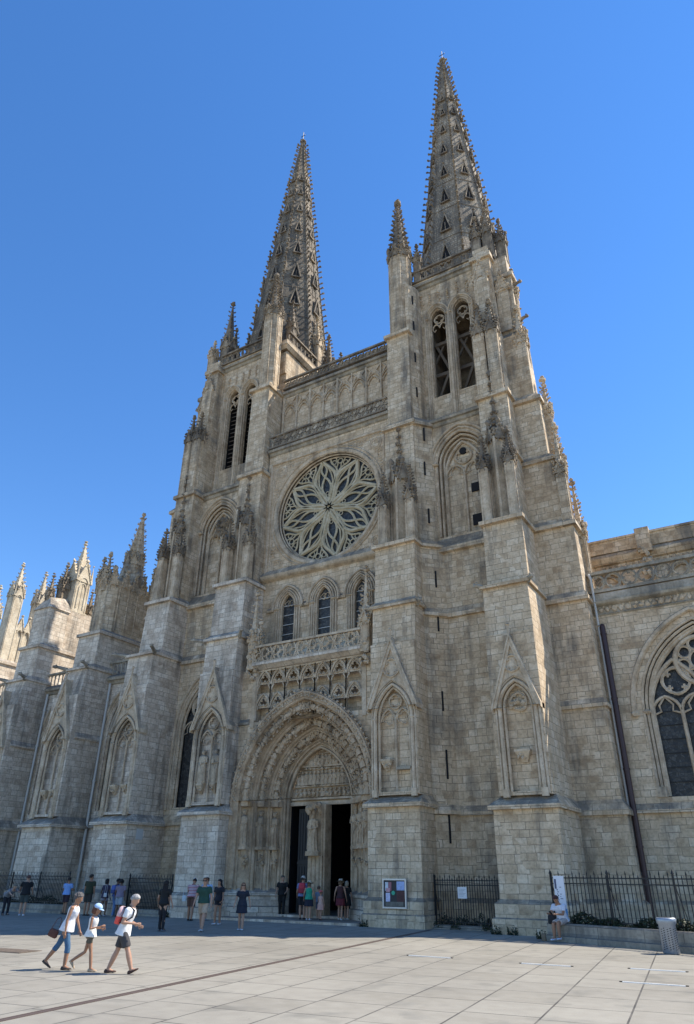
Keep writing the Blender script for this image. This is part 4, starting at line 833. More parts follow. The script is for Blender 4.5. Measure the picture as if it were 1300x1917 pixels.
for idx, c in enumerate((18.0, 24.4, 30.8, 37.2)):
    b = nave_buttress(c, idx)
    if idx == 0:
        m = M(-1); m.loft([[(x,y,z) for x,y in ((c-.95,-.9),(c-.5,-1.5),(c+.5,-1.5),(c+.95,-.9),(c+.95,2.1),(c+.5,2.6),(c-.5,2.6),(c-.95,2.1))] for z in (16.7, 20.6)])
        for x, y, nx, ny, w_ in ((c-.95,-.3,-1,0,.42),(c-.95,.55,-1,0,.42),(c-.95,1.4,-1,0,.42),(c,-1.5,0,-1,.5),(c-.72,-1.2,-.7,-.7,.35),(c-.72,2.35,-.7,.7,.35),(c+.72,-1.2,.7,-.7,.35)):
            gablet(m, x, y, w_, 20.2, 1.2, 0, nx, ny, .12); m.tube([(x+nx*.03-ny*w_,y+ny*.03+nx*w_,16.9),(x+nx*.03-ny*w_,y+ny*.03+nx*w_,20.2)], .05, 5)
        m.build('pinnacle_base', S['upper'], b)
        m = M(-1); bx = ngon(c, .9, 1.0, 8); bx = [(x, .9+(y-.9)*1.25) for x, y in bx]
        m.loft([[(x,y,20.4) for x,y in bx],[(c+(x-c)*.62,1.0+(y-.9)*.6,22.9) for x,y in bx],[(c+(x-c)*.06,1.15+(y-.9)*.06,27) for x,y in bx]])
        for x, y in bx: o = Vector((x-c,y-.9,0)).normalized(); crockets(m, (x,y,20.5), (c+(x-c)*.62,1.0+(y-.9)*.6,22.9), 5, .13, o); crockets(m, (c+(x-c)*.62,1.0+(y-.9)*.6,22.9), (c+(x-c)*.06,1.15+(y-.9)*.06,27), 8, .12, o)
        for k in range(8): gablet(m, c, .95, .33, 22.5, .9, .62, cos(k*pi/4), sin(k*pi/4), .08)
        m.blob((c,1.15,27.1), .2); m.build('pinnacle', S['upper'], b)
        for x, y, zt_ in ((c-.1,-1.35,22.6),(c+.7,-1.2,22.4)): m = M(-1); pinnacle(m, x, y, 19.8, .2, 20.8, zt_, 6, .12); m.build('small_pinnacle', S['upper'], b)
    elif idx == 1:
        m = M(-1); m.box(c-.9,c+.9,-1.5,.2,16.7,19.6); m.box(c-.75,c+.75,.2,2.5,16.7,20.0)
        m.loft([[(c-1.0,-1.6,19.6),(c+1.0,-1.6,19.6),(c+1.0,.3,19.6),(c-1.0,.3,19.6)],[(c-.2,-1.2,20.6),(c+.2,-1.2,20.6),(c+.2,.3,20.9),(c-.2,.3,20.9)]]); m.build('pinnacle_base', S['grey'], b)
        m = M(-1); pinnacle(m, c, 1.1, 19.9, .68, 22.6, 26.0, 8, .12, sides=4)
        m.T = Matrix.Translation((c-.69, 1.1, 0)) @ Matrix.Rotation(-pi/2, 4, 'Z'); archtube(m, 0, .33, 20.3, 21.9, .5, 0, .06); m.T = None
        m.build('pinnacle', S['clean'], b)
        for q in ((c+.2, 0, 19.9, .3, 21.8, 23.7, 7, .12), (c+.1, -1.1, 19.8, .2, 20.8, 22.4, 6, .1), (c-.2, 2.5, 18.5, .22, 20.4, 22.2, 6, .1)): m = M(-1); pinnacle(m, *q); m.build('small_pinnacle', S['lichen'], b)
    else:
        for y, zt_ in ((.1,25.1),(2.4,25.1)):
            m = M(-1); pinnacle(m, c, y, 16.7, .45, 22.3, zt_, 7, .12); m.build('pinnacle', S['clean'], b)
        m = M(-1); m.box(c-.3,c+.3,.3,2.2,16.8,19.9)
        m.T = Matrix.Translation((c-.34, 0, 0)) @ Matrix.Rotation(-pi/2, 4, 'Z')
        for xx in (-.9,-1.6): archtube(m, xx, .3, 16.9, 19.1, .5, 0, .06); gablet(m, xx, 0, .36, 19.5, 1.1, .0, 0, -1, .08)
        m.T = None
        m.build('twin_lancet_panel', S['clean'], b)
for x in (-16.62, -23.02, -29.42):
    m = M(); m.tube([(x,-.55,.3),(x,-.55,13.2)], .085, 8)
    for z in (2,4.4,7,9.6,12): m.tube([(x,-.55,z),(x,-.55,z+.12)], .12, 8)
    m.build('downpipe', LEAD, cath, label='slim pale downpipe on the nave wall')
m = M(); m.box(-10.42,-10.405,-2.3,-1.8,3.55,4.1); m.build('wall_plaque', plain('pale_plaque', (.5,.5,.48)), cath)

# ---------------- choir side (right) ----------------
m = M(); YC = 1.25; WX = 18.95
panel(m, 14.4, 30, 0, 13.4, YC, [('a', WX, 2.75, 4.9, 8.45, 3.85), ('a', 26.4, 2.75, 4.9, 8.45, 3.85)], .5)
m.box(14.4,30,2.3,10,0,14.0); m.box(14.4,30,YC+.02,2.4,13.2,14.05)
m.rects([(4.3,14.4,30,YC),(4.3,14.4,30,YC-.22),(4.42,14.4,30,YC-.22),(4.7,14.4,30,YC+.02)], 1.6); m.rects([(0,14.4,30,YC-.2),(1.0,14.4,30,YC-.2),(1.15,14.4,30,YC+.02)], 1.6)
m.box(14.4,30,4.2,6,14.0,17.9)
choir = m.build('choir_wall', S['warm'], cath, label='side wall with the big traceried window right of the right tower')
m = M(); tracery(m, WX, 2.4, 4.95, 8.4, 3.45, YC+.35, 4, .085)
for a, y, r in ((2.72,YC+.03,.07),(2.58,YC+.14,.07),(2.45,YC+.25,.06)): archtube(m, WX, a, 5.0, 8.45, 3.85+(a-2.75)*1.15, y, r)
archtube(m, WX, 3.1, None, 8.4, 4.3, YC-.08, .12, 6, 14)
for sg in (-1, 1): m.blob((WX+sg*3.1, YC-.1, 8.35), .2, (1,.8,.8), .2); m.blob((WX+sg*2.6, YC+.05, 8.4), .17, (1.2,.8,.7), .2); m.box(WX+sg*2.6-.2,WX+sg*2.6+.2,YC-.05,YC+.3,4.9,5.3)
cw = m.build('choir_window', S['carved'], choir); glass_arch(WX, 2.7, 4.95, 8.45, 3.8, YC+.5, 'window_glass', cw)
m = M()
for k in range(7): m.box(WX-2.4, WX+2.4, YC+.44, YC+.47, 5.5+.58*k, 5.53+.58*k)
m.build('window_bars', IRON, cw)
m = M(); m.box(26.4-2.7,26.4+2.7,1.7,1.75,4.9,12.2); m.build('window_glass', GLASS, choir)
m = M(); hmould(m, 14.6, 30, YC, 13.55, [(-.55,0),(-.5,.08),(-.42,.04),(-.1,.06),(-.05,.22),(.0,.3),(.1,.34),(.14,.22),(.5,.22),(.52,.1)], .8)
m.build('choir_cornice', S['ledge'], choir)
m = M(); k = 14.9
while k < 28: m.blob((k, YC-.08, 13.25), .12, (1.1,.7,1.1), .45); m.blob((k+.12, YC-.05, 13.38), .08, j=.4); k += .3
m.build('cornice_foliage', S['carved'], choir)
m = M()
for k in range(18):
    foil(m, 15.2+.76*k, 14.66, .34, YC-.1, .055, 3 if k % 2 else 4)
m.box(14.7,29,YC-.2,YC,14.13,14.27); m.box(14.7,29,YC-.24,YC+.05,15.05,15.2); m.build('choir_balustrade', S['ledge'], choir)
m = M(); hmould(m, 14, 30, 4.2, 17.0, [(-.35,0),(-.3,.15),(-.05,.3),(.05,.32),(.3,.1)], .3); m.box(14,30,4.02,4.2,17.3,18.0); m.box(14,30,3.95,4.3,18.0,18.12); m.box(17.05,17.75,3.7,4.3,16.9,18.25)
k = 15.0
while k < 28: m.box(k, k+.12, 4.02, 4.22, 16.4, 16.56); k += .3
for cx in (15.2, 18.9, 20.9, 24, 26): archtube(m, cx, .9, None, 15.2, 1.1, 4.1, .09, 5); archtube(m, cx, .7, None, 15.2, .85, 4.14, .06, 5)
for q in range(18): m.blob((17.3+rnd.uniform(-.2,.3),3.8,15.6+rnd.random()*1.6), .17, j=.4)
m.build('choir_upper_parapet', S['upper'], choir)
m = M(); m.box(14,30,4.5,12,18.0,18.2); m.build('choir_roof', IRON, choir)
m = M(); m.tube([(14.98,1.0,.9),(14.98,1.0,12.4)], .06, 8); m.tube([(14.98,1.0,12.5),(14.98,.95,14.9)], .055, 8); m.tube([(14.98,.95,14.85),(14.9,1.0,15.1)], .07, 6); m.build('downpipe', LEAD, cath, label='thin white downpipe right of the right tower')
m = M(); m.tube([(15.15,.95,0),(15.15,.95,12.4)], .125, 10); m.blob((15.15,.95,12.42), .13, j=0)
for z in (3,6,9,12): m.tube([(15.15,.95,z),(15.15,.95,z+.08)], .15, 10)
m.build('downpipe', RUST, cath, label='thick dark maroon downpipe right of the right tower')

# ================= GROUND AND STREET THINGS =================
def ground_mat():
    m, N, L, b = newmat('stone_slabs'); g = N.new('ShaderNodeNewGeometry')
    mp = N.new('ShaderNodeMapping'); mp.vector_type = 'POINT'; mp.inputs['Rotation'].default_value = (0, 0, -radians(97.6)); mp.inputs['Location'].default_value = (.3, .62, 0); L.new(g.outputs[0], mp.inputs[0])
    br = N.new('ShaderNodeTexBrick'); br.offset = .13; br.offset_frequency = 2; br.squash = 1.0
    for k, v in (('Color1', (0,0,0,1)), ('Color2', (1,1,1,1)), ('Mortar', (.5,.5,.5,1)), ('Scale', 1), ('Mortar Size', .017), ('Mortar Smooth', .1), ('Brick Width', 1.33), ('Row Height', 1.24)): br.inputs[k].default_value = v
    L.new(mp.outputs[0], br.inputs['Vector'])
    def noise(s, d=5):
        n = N.new('ShaderNodeTexNoise'); n.inputs['Scale'].default_value = s; n.inputs['Detail'].default_value = d; L.new(g.outputs[0], n.inputs['Vector']); return n.outputs[0]
    n1, n2, n3 = noise(.35), noise(3.0, 6), noise(40, 3)
    v = math_(N, L, 'ADD', math_(N, L, 'MULTIPLY', br.outputs[0], .16), math_(N, L, 'ADD', math_(N, L, 'MULTIPLY', n1, .35), math_(N, L, 'MULTIPLY', n2, .49)))
    c = ramp(N, L, v, [(.25, (.215,.197,.158)), (.5, (.27,.25,.208)), (.75, (.32,.30,.25))])
    c = mixc(N, L, 'MULTIPLY', .6, c, ramp(N, L, n3, [(.3, .88), (.7, 1.06)]))
    spots = ramp(N, L, noise(1.1, 8), [(.56, 0.0), (.70, .6)]); c = mixc(N, L, 'MIX', spots, c, (.15,.145,.125)); c = mixc(N, L, 'MULTIPLY', .7, c, ramp(N, L, noise(.13, 3), [(.38, .82), (.6, 1.08)]))
    vo = N.new('ShaderNodeTexVoronoi'); vo.inputs['Scale'].default_value = 2.3; L.new(g.outputs[0], vo.inputs['Vector'])
    c = mixc(N, L, 'MIX', ramp(N, L, vo.outputs[0], [(.035, .55), (.06, 0.0)]), c, (.12,.11,.10))
    jv = ramp(N, L, noise(.9, 2), [(.35, .6), (.6, 1.0)])
    c = mixc(N, L, 'MIX', math_(N, L, 'MULTIPLY', br.outputs[1], jv), c, (.055,.05,.045))
    L.new(c, b.inputs['Base Color']); b.inputs['Roughness'].default_value = .75
    bp = N.new('ShaderNodeBump'); bp.inputs['Strength'].default_value = .35; bp.inputs['Distance'].default_value = .01
    L.new(math_(N, L, 'SUBTRACT', n3, br.outputs[1]), bp.inputs['Height']); L.new(bp.outputs[0], b.inputs['Normal'])
    return m
m = M(); m.add([(-500,-400,0),(500,-400,0),(500,600,0),(-500,600,0)], [(0,1,2,3)]); tag(m.build('ground', ground_mat()), kind='structure')
DRN = plain('rusty_channel', (.085,.06,.05), .7, 0, .3, 60)
a_ = Vector((7.35,-2.8,0)); b_ = Vector((10.75,-26.0,0)); d_ = (b_-a_).normalized(); n_v = Vector((-d_.y, d_.x, 0))*.065
m = M(); z_ = Vector((0,0,.004)); m.add([a_+n_v+z_, a_-n_v+z_, b_-n_v+z_+d_*6, b_+n_v+z_+d_*6], [(0,1,2,3)])
for sg in (-1, 1): m.loft([[a_+n_v*sg*1.05+Vector((0,0,q)) for q in (0,.009)]+[a_+n_v*sg*1.25+Vector((0,0,q)) for q in (.009,0)], [b_+d_*6+n_v*sg*1.05+Vector((0,0,q)) for q in (0,.009)]+[b_+d_*6+n_v*sg*1.25+Vector((0,0,q)) for q in (.009,0)]])
tag(m.build('drainage_channel', DRN), 'long narrow rust brown drainage channel crossing the pale slabs', kind='structure')
m = M(); T0 = Matrix.Translation((1.7,-17.75,0)) @ Matrix.Rotation(radians(7.6), 4, 'Z'); m.T = T0; m.box(-.75,.75,-.4,.4,0,.012); m.box(-.7,.7,-.35,.35,.012,.018)
tag(m.build('access_cover', plain('worn_bronze', (.15,.115,.085), .6, .2, .3, 12)), 'flat brown rectangular cover plate set in the slabs at the left edge', 'access cover')
SUNLIT_EDGE = plain('sunlit_edge_paint', (.8,.8,.78), .3)  # pale colour painted on thin bars, stands for slab edges catching the sun
for i, (x, y, lb) in enumerate(((17.75,-14.47,'nearest painted sunlit slab edge of the pair below the litter bin'), (17.4,-11.9,'painted sunlit slab edge nearer the litter bin'), (14.9,-12.35,'painted sunlit slab edge in front of the seated man'), (11.75,-12.3,'painted sunlit slab edge between the drainage channel and the seated man'))):
    t = tag(empty('sunlit_edge', loc=(x,y,0)), lb, 'sunlit slab edge', 'painted sunlit edges of the slabs'); t.rotation_euler = (0,0,radians(3))
    m = M(); m.box(-.6,.6,-.03,.03,0,.012); m.build('strip', SUNLIT_EDGE, t)
    m = M(); m.tube([(-.63,0,0),(-.63,0,.014)], .035, 8); m.tube([(.63,0,0),(.63,0,.014)], .035, 8); m.build('end_dots', IRON, t)

LOWW = stone('low_wall_stone', [(0.12, (0.22, 0.19, 0.15)), (0.42, (0.33, 0.29, 0.23)), (0.62, (0.40, 0.36, 0.29)), (0.88, (0.46, 0.42, 0.35))], dirt=.75, bw=1.1, rh=.5)
def low_wall(p0, p1, h, t, label, plinth=True):
    p0, p1 = Vector(p0), Vector(p1); d = (p1-p0); L = d.length; T = Matrix.Translation(p0) @ Matrix.Rotation(math.atan2(d.y, d.x), 4, 'Z')
    m = M(T=T); n = max(2, int(L/1.2))
    rings = []
    for i in range(n+1):
        x = L*i/n; j = rnd.uniform(-.015, .015)
        rings.append([(x,-.1,0),(x,-.1,h*.3),(x,-.02,h*.34),(x,j,h*.5),(x,j,h-.04),(x,.04+j,h+j),(x,t,h),(x,t,0)])
    m.loft(rings); return tag(m.build('low_wall', LOWW), label, 'low wall')
low_wall((12.75,-4.95,0), (24,-9.7,0), .52, .5, 'low worn stone wall the man in white sits on, below the right iron fence')
low_wall((-10.2,-2.7,0), (-6.9,-2.7,0), .3, .3, 'short low stone kerb wall under the fence left of the portal')
low_wall((-60,-3.95,0), (-13.35,-3.95,0), .42, .4, 'long low stone wall at the far left below the iron fence')
low_wall((7.05,-1.95,0), (10.3,-1.95,0), .14, .5, 'very low stone kerb between the buttresses right of the portal')
def fence(p0, p1, z0, h, label, step=.125, tall=2):
    p0, p1 = Vector(p0), Vector(p1); d = p1-p0; L = d.length
    t = tag(empty('iron_fence', loc=(p0.x,p0.y,z0)), label, 'fence', 'black iron fences along the cathedral'); t.rotation_euler = (0,0,math.atan2(d.y, d.x))
    m = M()
    for z in (.08, h-.32, h-.15): m = M(); m.box(0, L, -.018, .018, z, z+.035); m.build('rail', IRON, t)
    m = M(); k = .05; i = 0
    while k < L:
        hh = h+.05 if i % tall == 0 else h-.06; r = .011
        m.box(k-r,k+r,-r,r,0,hh-.1); m.loft([[(k-.001,0,hh-.14)]*4,[(k-.028,0,hh-.06),(k,-.02,hh-.06),(k+.028,0,hh-.06),(k,.02,hh-.06)],[(k,0,hh+.05)]*4]); k += step; i += 1
    m.build('spear_bars', IRON, t)
    k = 0
    while k <= L+.01: m = M(); m.box(k-.025,k+.025,-.025,.025,0,h); m.loft([[(k-.04,-.04,h),(k+.04,-.04,h),(k+.04,.04,h),(k-.04,.04,h)],[(k,0,h+.14)]*4]); m.tube([(k,.02,h*.8),(k,.5,0)], .013, 4); k += max(1.0, L/max(1, round(L/2.4))); m.build('post', IRON, t)
    return t
f1 = fence((12.95,-4.55,0), (23.8,-9.15,0), .52, 1.5, 'tall black spear topped iron fence on the low wall behind the seated man', .15)
f2 = fence((7.1,-1.7,0), (10.25,-1.7,0), .14, 1.75, 'black iron fence across the bay right of the portal with a white notice on it', .11)
f3 = fence((-10.15,-2.55,0), (-7.1,-2.55,0), .3, 1.5, 'black iron fence across the bay left of the portal', .11)
f4 = fence((-40,-3.75,0), (-13.45,-3.75,0), .42, 1.45, 'long black iron fence at the far left in front of the nave buttresses', .125)
# notice on the fence
nb = tag(empty('notice', loc=(8.37,-1.75,1.3)), 'small white paper notice fixed to the fence right of the portal', 'notice')
m = M(); m.box(-.2,.2,-.02,0,-.2,.22); m.build('panel', plain('white_plastic', (.72,.73,.75), .5, var=.03), nb)
m = M()
for k in range(6): m.box(-.15,.15-.05*(k % 3),-.025,-.0205,.13-.05*k,.142-.05*k)
m.build('print', plain('grey_print', (.25,.27,.3)), nb)
# poster case on the pier
pc = tag(empty('poster_case', loc=(5.75,-2.72,1.25)), 'framed glass poster case with photographs on the buttress right of the portal', 'poster case')
m = M()
for q in ((-.56,.56,.49,.55),(-.56,.56,-.55,-.49),(-.56,-.5,-.49,.49),(.5,.56,-.49,.49)): m.box(q[0],q[1],-.09,.0,q[2],q[3])
m.build('frame', plain('grey_aluminium', (.45,.46,.48), .35, .6), pc)
m = M(); m.box(-.5,.5,-.04,0,-.49,.49); m.build('backing', plain('poster_dark', (.03,.028,.03), .6), pc)
def sheet(x0, x1, z0, z1, col, nm='poster', y=-.05): m = M(); m.box(x0,x1,y,y+.008,z0,z1); return m.build(nm, plain('sheet', col, .6, var=.25, scale=9), pc)
sheet(.1,.47,.12,.45,(.35,.45,.72)); sheet(-.42,-.22,-.32,.02,(.55,.56,.75)); sheet(-.45,-.3,.1,.42,(.55,.6,.65)); sheet(-.3,-.15,.1,.42,(.3,.12,.14)); sheet(.1,.47,-.3,.1,(.07,.022,.022)); sheet(-.45,.4,-.47,-.3,(.13,.12,.1)); sheet(-.4,-.22,.05,.2,(.55,.3,.33), y=-.06)
m = M(); m.tube([(-.06,-.065,.02),(-.06,-.05,.02)], .08, 14); m.build('round_sticker', plain('green_print', (.06,.4,.25)), pc)
# banner
bn = tag(empty('banner', loc=(13.28,-4.78,.6)), 'tall narrow white banner with blue foot tied to the fence behind the seated man', 'banner'); bn.rotation_euler = (0,0,radians(-23))
m = M(); m.box(-.2,.24,-.02,0,.35,1.35); m.build('sheet', plain('banner_white', (.72,.73,.78), .6, var=.05), bn)
m = M(); m.box(-.2,.24,-.02,0,.16,.349); m.build('blue_band', plain('banner_blue', (.15,.36,.62), .6), bn)
m = M(); m.box(.02,.24,-.02,0,-.1,.159); m.build('pale_foot', plain('banner_pale', (.55,.65,.7), .6), bn)
m = M(); m.box(-.2,.018,-.02,0,-.1,.159); m.build('dark_foot', plain('banner_dark', (.03,.03,.035), .6), bn)
m = M(); m.box(-.17,-.09,-.024,-.0205,.95,1.25)
for k in range(9): m.box(-.1+.03*(k % 2),-.06+.03*(k % 2),-.024,-.0205,.42+.06*k,.445+.06*k+.01*(k % 3)); m.box(.03,.06+.04*(k % 3),-.024,-.0205,.5+.07*k,.52+.07*k) if k in (2,3,4,7) else None
m.build('lettering', plain('banner_ink', (.08,.09,.15)), bn)
# litter bin
lb = tag(empty('litter_bin', loc=(17.05,-7.5,0)), 'slim grey metal litter bin with slotted sides by the low wall', 'litter bin')
BIN = plain('bin_steel', (.33,.36,.40), .4, .5, .1)
m = M(); R_ = [(.0,.2),(.03,.235),(.72,.235),(.76,.27),(.86,.285),(.9,.25)]
m.loft([[(r*cos(t), r*.8*sin(t), z) for t in [2*pi*k/24 for k in range(24)]] for z, r in R_]); m.build('body', BIN, lb, smooth=True)
m = M()
for k in range(10):
    for j in range(3):
        a0 = -2.3+j*.75; m.loft([[(.24*cos(a0+t), .192*sin(a0+t), z_+q) for q in (0,.018)]+[(.228*cos(a0+t), .182*sin(a0+t), z_+q) for q in (.018,0)] for t, z_ in ((0,.1+.055*k),(.5,.14+.055*k))])
m.build('slots', DARK, lb)
m = M(); m.loft([[(.2*cos(t), .15*sin(t), z) for t in [2*pi*k/20 for k in range(20)]] for z in (.902,.906)]); m.build('opening', DARK, lb)
# ivy and weeds
LEAF = plain('ivy_leaf', (.022,.032,.012), .6, var=.5, scale=8)
def leaves(m, p0, p1, wv, h, n, s=.05, z0=0):
    p0, p1 = Vector(p0), Vector(p1); d = (p1-p0).normalized(); nn = Vector((-d.y, d.x, 0))
    for i in range(n):
        t = rnd.random(); hh = h*(.55+.45*sin(t*40)*sin(t*17+1)); c = p0.lerp(p1, t)+nn*rnd.uniform(-wv, wv)+Vector((0,0,z0+rnd.random()*hh))
        a = Vector((rnd.gauss(0,1), rnd.gauss(0,1), rnd.gauss(0,1))).normalized()*s*rnd.uniform(.6,1.3); b = a.cross(Vector((rnd.gauss(0,1), rnd.gauss(0,1), rnd.gauss(0,1)))).normalized()*s*.6
        m.add([c-a, c+b, c+a, c-b], [(0,1,2,3)])
m = M(); leaves(m, (13.6,-4.75,0), (23.8,-9.05,0), .22, .38, 6500, .05, .5); tag(m.build('ivy', LEAF), 'dark ivy growing along the top of the low wall under the right fence', 'ivy', kind='stuff')
m = M()
for p in ((7.1,-1.9),(8.3,-1.3),(9.5,-1.3),(10.15,-3.5),(10.8,-3.45),(4.1,-2.85),(-7.2,-2.9),(-10.6,-2.6),(12.2,-4.5),(7.9,-2.0),(9.2,-2.0)):
    leaves(m, (p[0],p[1],0), (p[0]+.4,p[1],0), .08, .32, 110, .045)
leaves(m, (7.2,-1.35,0), (10.2,-1.35,0), .15, .5, 900, .045, .1); leaves(m, (-30,-3.6,0), (-13.6,-3.6,0), .15, .5, 2600, .06, .4); leaves(m, (13,-5.1,0), (22,-8.9,0), .04, .1, 700, .035)
tag(m.build('weeds', LEAF), 'dark weeds growing along the foot of the walls and kerbs', 'weeds', kind='stuff')

# ================= PEOPLE =================
def solidify(o, vox, sm=3):
    r = o.modifiers.new('r', 'REMESH'); r.mode = 'VOXEL'; r.voxel_size = vox
    s = o.modifiers.new('s', 'SMOOTH'); s.factor = .5; s.iterations = sm
    dg = bpy.context.evaluated_depsgraph_get(); me = bpy.data.meshes.new_from_object(o.evaluated_get(dg))
    o.modifiers.clear(); old = o.data; o.data = me; bpy.data.meshes.remove(old)
    for p in me.polygons: p.use_smooth = True
_mc = {}
from mathutils import noise as mnoise
def wrinkle(o, amp=.007, f=11):
    me = o.data; sd_ = rnd.random()*50
    for v in me.vertices:
        c = v.co; d = mnoise.noise(Vector((c.x*f+sd_, c.y*f, c.z*f*.55)))+.5*mnoise.noise(Vector((c.x*f*2.3, c.y*f*2.3+sd_, c.z*f*1.3)))
        v.co = c+v.normal*d*amp
def cloth(col, var=.12, stripes=None):
    key = (col, stripes)
    if key in _mc: return _mc[key]
    m = plain('fabric', col, .85, var=var, scale=14, bump=.3)
    if stripes:
        N, L = m.node_tree.nodes, m.node_tree.links; b = N['Principled BSDF']; tc = N.new('ShaderNodeTexCoord'); sp = N.new('ShaderNodeSeparateXYZ'); L.new(tc.outputs['Object'], sp.inputs[0])
        f = math_(N, L, 'GREATER_THAN', math_(N, L, 'FRACT', math_(N, L, 'MULTIPLY', sp.outputs[2], 17)), .5); L.new(mixc(N, L, 'MIX', f, col, stripes), b.inputs['Base Color'])
    _mc[key] = m; return m
SKIN = [plain('skin', (.42,.24,.16), .55, var=.06), plain('skin_tan', (.33,.17,.10), .55, var=.06), plain('skin_brown', (.13,.065,.04), .5, var=.06)]
def cap(m, p0, p1, r0, r1, n=10, sq=1.0):
    p0, p1 = Vector(p0), Vector(p1); t = (p1-p0).normalized()
    u = Vector((1,0,0))-t*t.x; 
    if u.length < .2: u = Vector((0,1,0))-t*t.y
    u.normalize(); v = t.cross(u); R = []
    for c, r in ((p0-t*r0*.85, r0*.5), (p0-t*r0*.5, r0*.86), (p0, r0), (p0.lerp(p1,.35), r0*.65+r1*.35+(r0*.06)), (p1, r1), (p1+t*r1*.5, r1*.86), (p1+t*r1*.85, r1*.5)):
        R.append([c+(u*cos(2*pi*k/n)+v*sin(2*pi*k/n)*sq)*r for k in range(n)])
    m.loft(R)
def person(label, x, y, h, face, skin=0, z=0.0, lean=3, th=(4,-4), kn=(2,4), arms=((4,8,12),(4,8,12)), head=(0,0), fem=False, child=False, top=None, sleeves='short', hem=0.0, bottom=None, shoes=(.6,.6,.6), hair=(.03,.02,.015), hairstyle='short', hat=None, glasses=False, seat=None, vox=.015, stripes=None, facing_cam=False, group=None, foot_p=(0,0), wide=1.1):
    if arms == ((4,8,12),(4,8,12)) or arms == ((0,14,10),(0,14,10)): arms = rnd.choice((((6,10,14),(-4,8,10)), ((4,12,20),(10,10,75)), ((14,8,60),(2,12,12)), ((-2,22,40),(4,9,12)), ((8,8,30),(16,10,85))))
    if th == (4,-4): th, kn, head = rnd.choice((((7,-5),(3,5)), ((-3,10),(2,12)), ((12,-2),(14,1)), ((2,-1),(1,2)))) + (((rnd.uniform(-4,12), rnd.uniform(-35,35)) if head == (0,0) else head),)
    if z == 0 and abs(x) < 4.4 and -2.75 < y < .6: z = .1
    s = h/1.75; hk = 1.14 if child else 1.0
    t = tag(empty('person', loc=(x,y,z)), label, 'person', group); t.rotation_euler = (0,0,math.atan2(face[1], face[0])-pi/2); t.scale = (s*wide,s*wide,s)
    hw = .085 if not child else .07; sw = (.165 if fem else .185) if not child else .145; bw = (.9 if fem else 1.0)*(.88 if child else 1)
    drop = [.43*cos(radians(a))+.41*cos(radians(a-b))+.075 for a, b in zip(th, kn)]
    pz = seat/s if seat else max(drop)
    L = radians(lean); sp = Vector((0, sin(L), cos(L))); fw = Vector((0, cos(L), -sin(L))); X = Vector((1,0,0)); pel = Vector((0,0,pz+.02))
    def rings(lst): return [[pel+sp*zz+X*a*cos(q)*bw+fw*(b*sin(q)+o) for q in [2*pi*k/18 for k in range(18)]] for zz, a, b, o in lst]
    body = M(); hips = .165 if fem else .155; waist = .118 if fem else .14
    body.loft(rings([(-.09,.09,.07,0),(-.05,hips*.93,.10,0),(.02,hips,.112,-.01),(.10,.145,.10,0),(.19,waist,.088,0),(.30,.15,.105,.01),(.38,.168,.112,.01),(.45,.165,.10,0),(.50,.11,.08,0),(.535,.06,.055,.0)]))
    neck = pel+sp*.50; hp = Vector((0, sin(L*.4+radians(head[0])), cos(L*.4+radians(head[0])))); hb = neck+sp*.05
    cap(body, neck-sp*.03, hb+hp*.05, .062, .055)
    hc = hb+hp*.122*hk; yw = radians(head[1]); hf = Vector((0, cos(L*.4+radians(head[0])), -sin(L*.4+radians(head[0])))); hf = (hf*cos(yw)+X*sin(yw)).normalized(); hx = hf.cross(hp).normalized()
    def hd(a, b, c): return hc+(hx*a+hf*b+hp*c)*hk
    body.loft([[hd(a*cos(q), b*sin(q)+o, zz) for q in [2*pi*k/14 for k in range(14)]] for zz, a, b, o in ((-.118,.025,.03,.04),(-.10,.045,.055,.025),(-.06,.062,.078,.008),(0,.073,.092,0),(.05,.074,.094,-.004),(.09,.058,.075,-.006),(.115,.03,.04,-.006))])
    cap(body, hd(0,.09,.01), hd(0,.108,-.022), .010, .013, 6)
    for sg in (-1, 1): cap(body, hd(sg*.074,-.005,.015), hd(sg*.076,-.005,-.02), .012, .010, 6)
    cap(body, hd(-.02,.083,-.062), hd(.02,.083,-.062), .008, .008, 6)
    legs = []
    for sg, a, b, fp in zip((-1, 1), th, kn, foot_p):
        a, b = radians(a), radians(b); H = pel+Vector((sg*hw*bw,0,-.02)); K = H+Vector((0, sin(a), -cos(a)))*.43; A = K+Vector((0, sin(a-b), -cos(a-b)))*.41
        f_ = radians(fp); fd = Vector((sg*.12, cos(f_), -sin(f_))).normalized(); legs.append((H, K, A, fd))
        lr = (.09 if fem else .086)*(.85 if child else 1)
        cap(body, H, K, lr, .052*bw); cap(body, K, K.lerp(A,.4), .053*bw, .06*bw); cap(body, K.lerp(A,.35), A, .058*bw, .037); cap(body, A, A+fd*.12+Vector((0,0,-.045)), .036, .028)
    hands = []
    for sg, (af, ab, el) in zip((-1, 1), arms):
        Sh = pel+sp*.455+X*sg*sw; af, ab, el = radians(af), radians(ab), radians(el)
        D = Vector((sg*sin(ab), sin(af)*cos(ab), -cos(af)*cos(ab))); E_ = Sh+D*.28
        inw = .35 if el > .9 else 0; D2 = Vector((sg*(sin(ab)*.5)-sg*inw*sin(el), sin(af+el), -cos(af+el))).normalized(); W = E_+D2*.245
        ar = (.040 if fem else .048)*(.85 if child else 1)
        cap(body, pel+sp*.44+X*sg*(sw-.04), Sh, .06*bw, .052*bw); cap(body, Sh, E_, ar*1.05, ar*.8); cap(body, E_, W, ar*.82, ar*.5)
        side = X*sg; side = (side-D2*side.dot(D2)).normalized(); nrm = D2.cross(side)
        P0 = W+D2*.03; cap(body, W, W+D2*.075, .022, .027, sq=.7)
        thumb_dir = (D2*.7+nrm*(.7 if sg > 0 else -.7)).normalized()
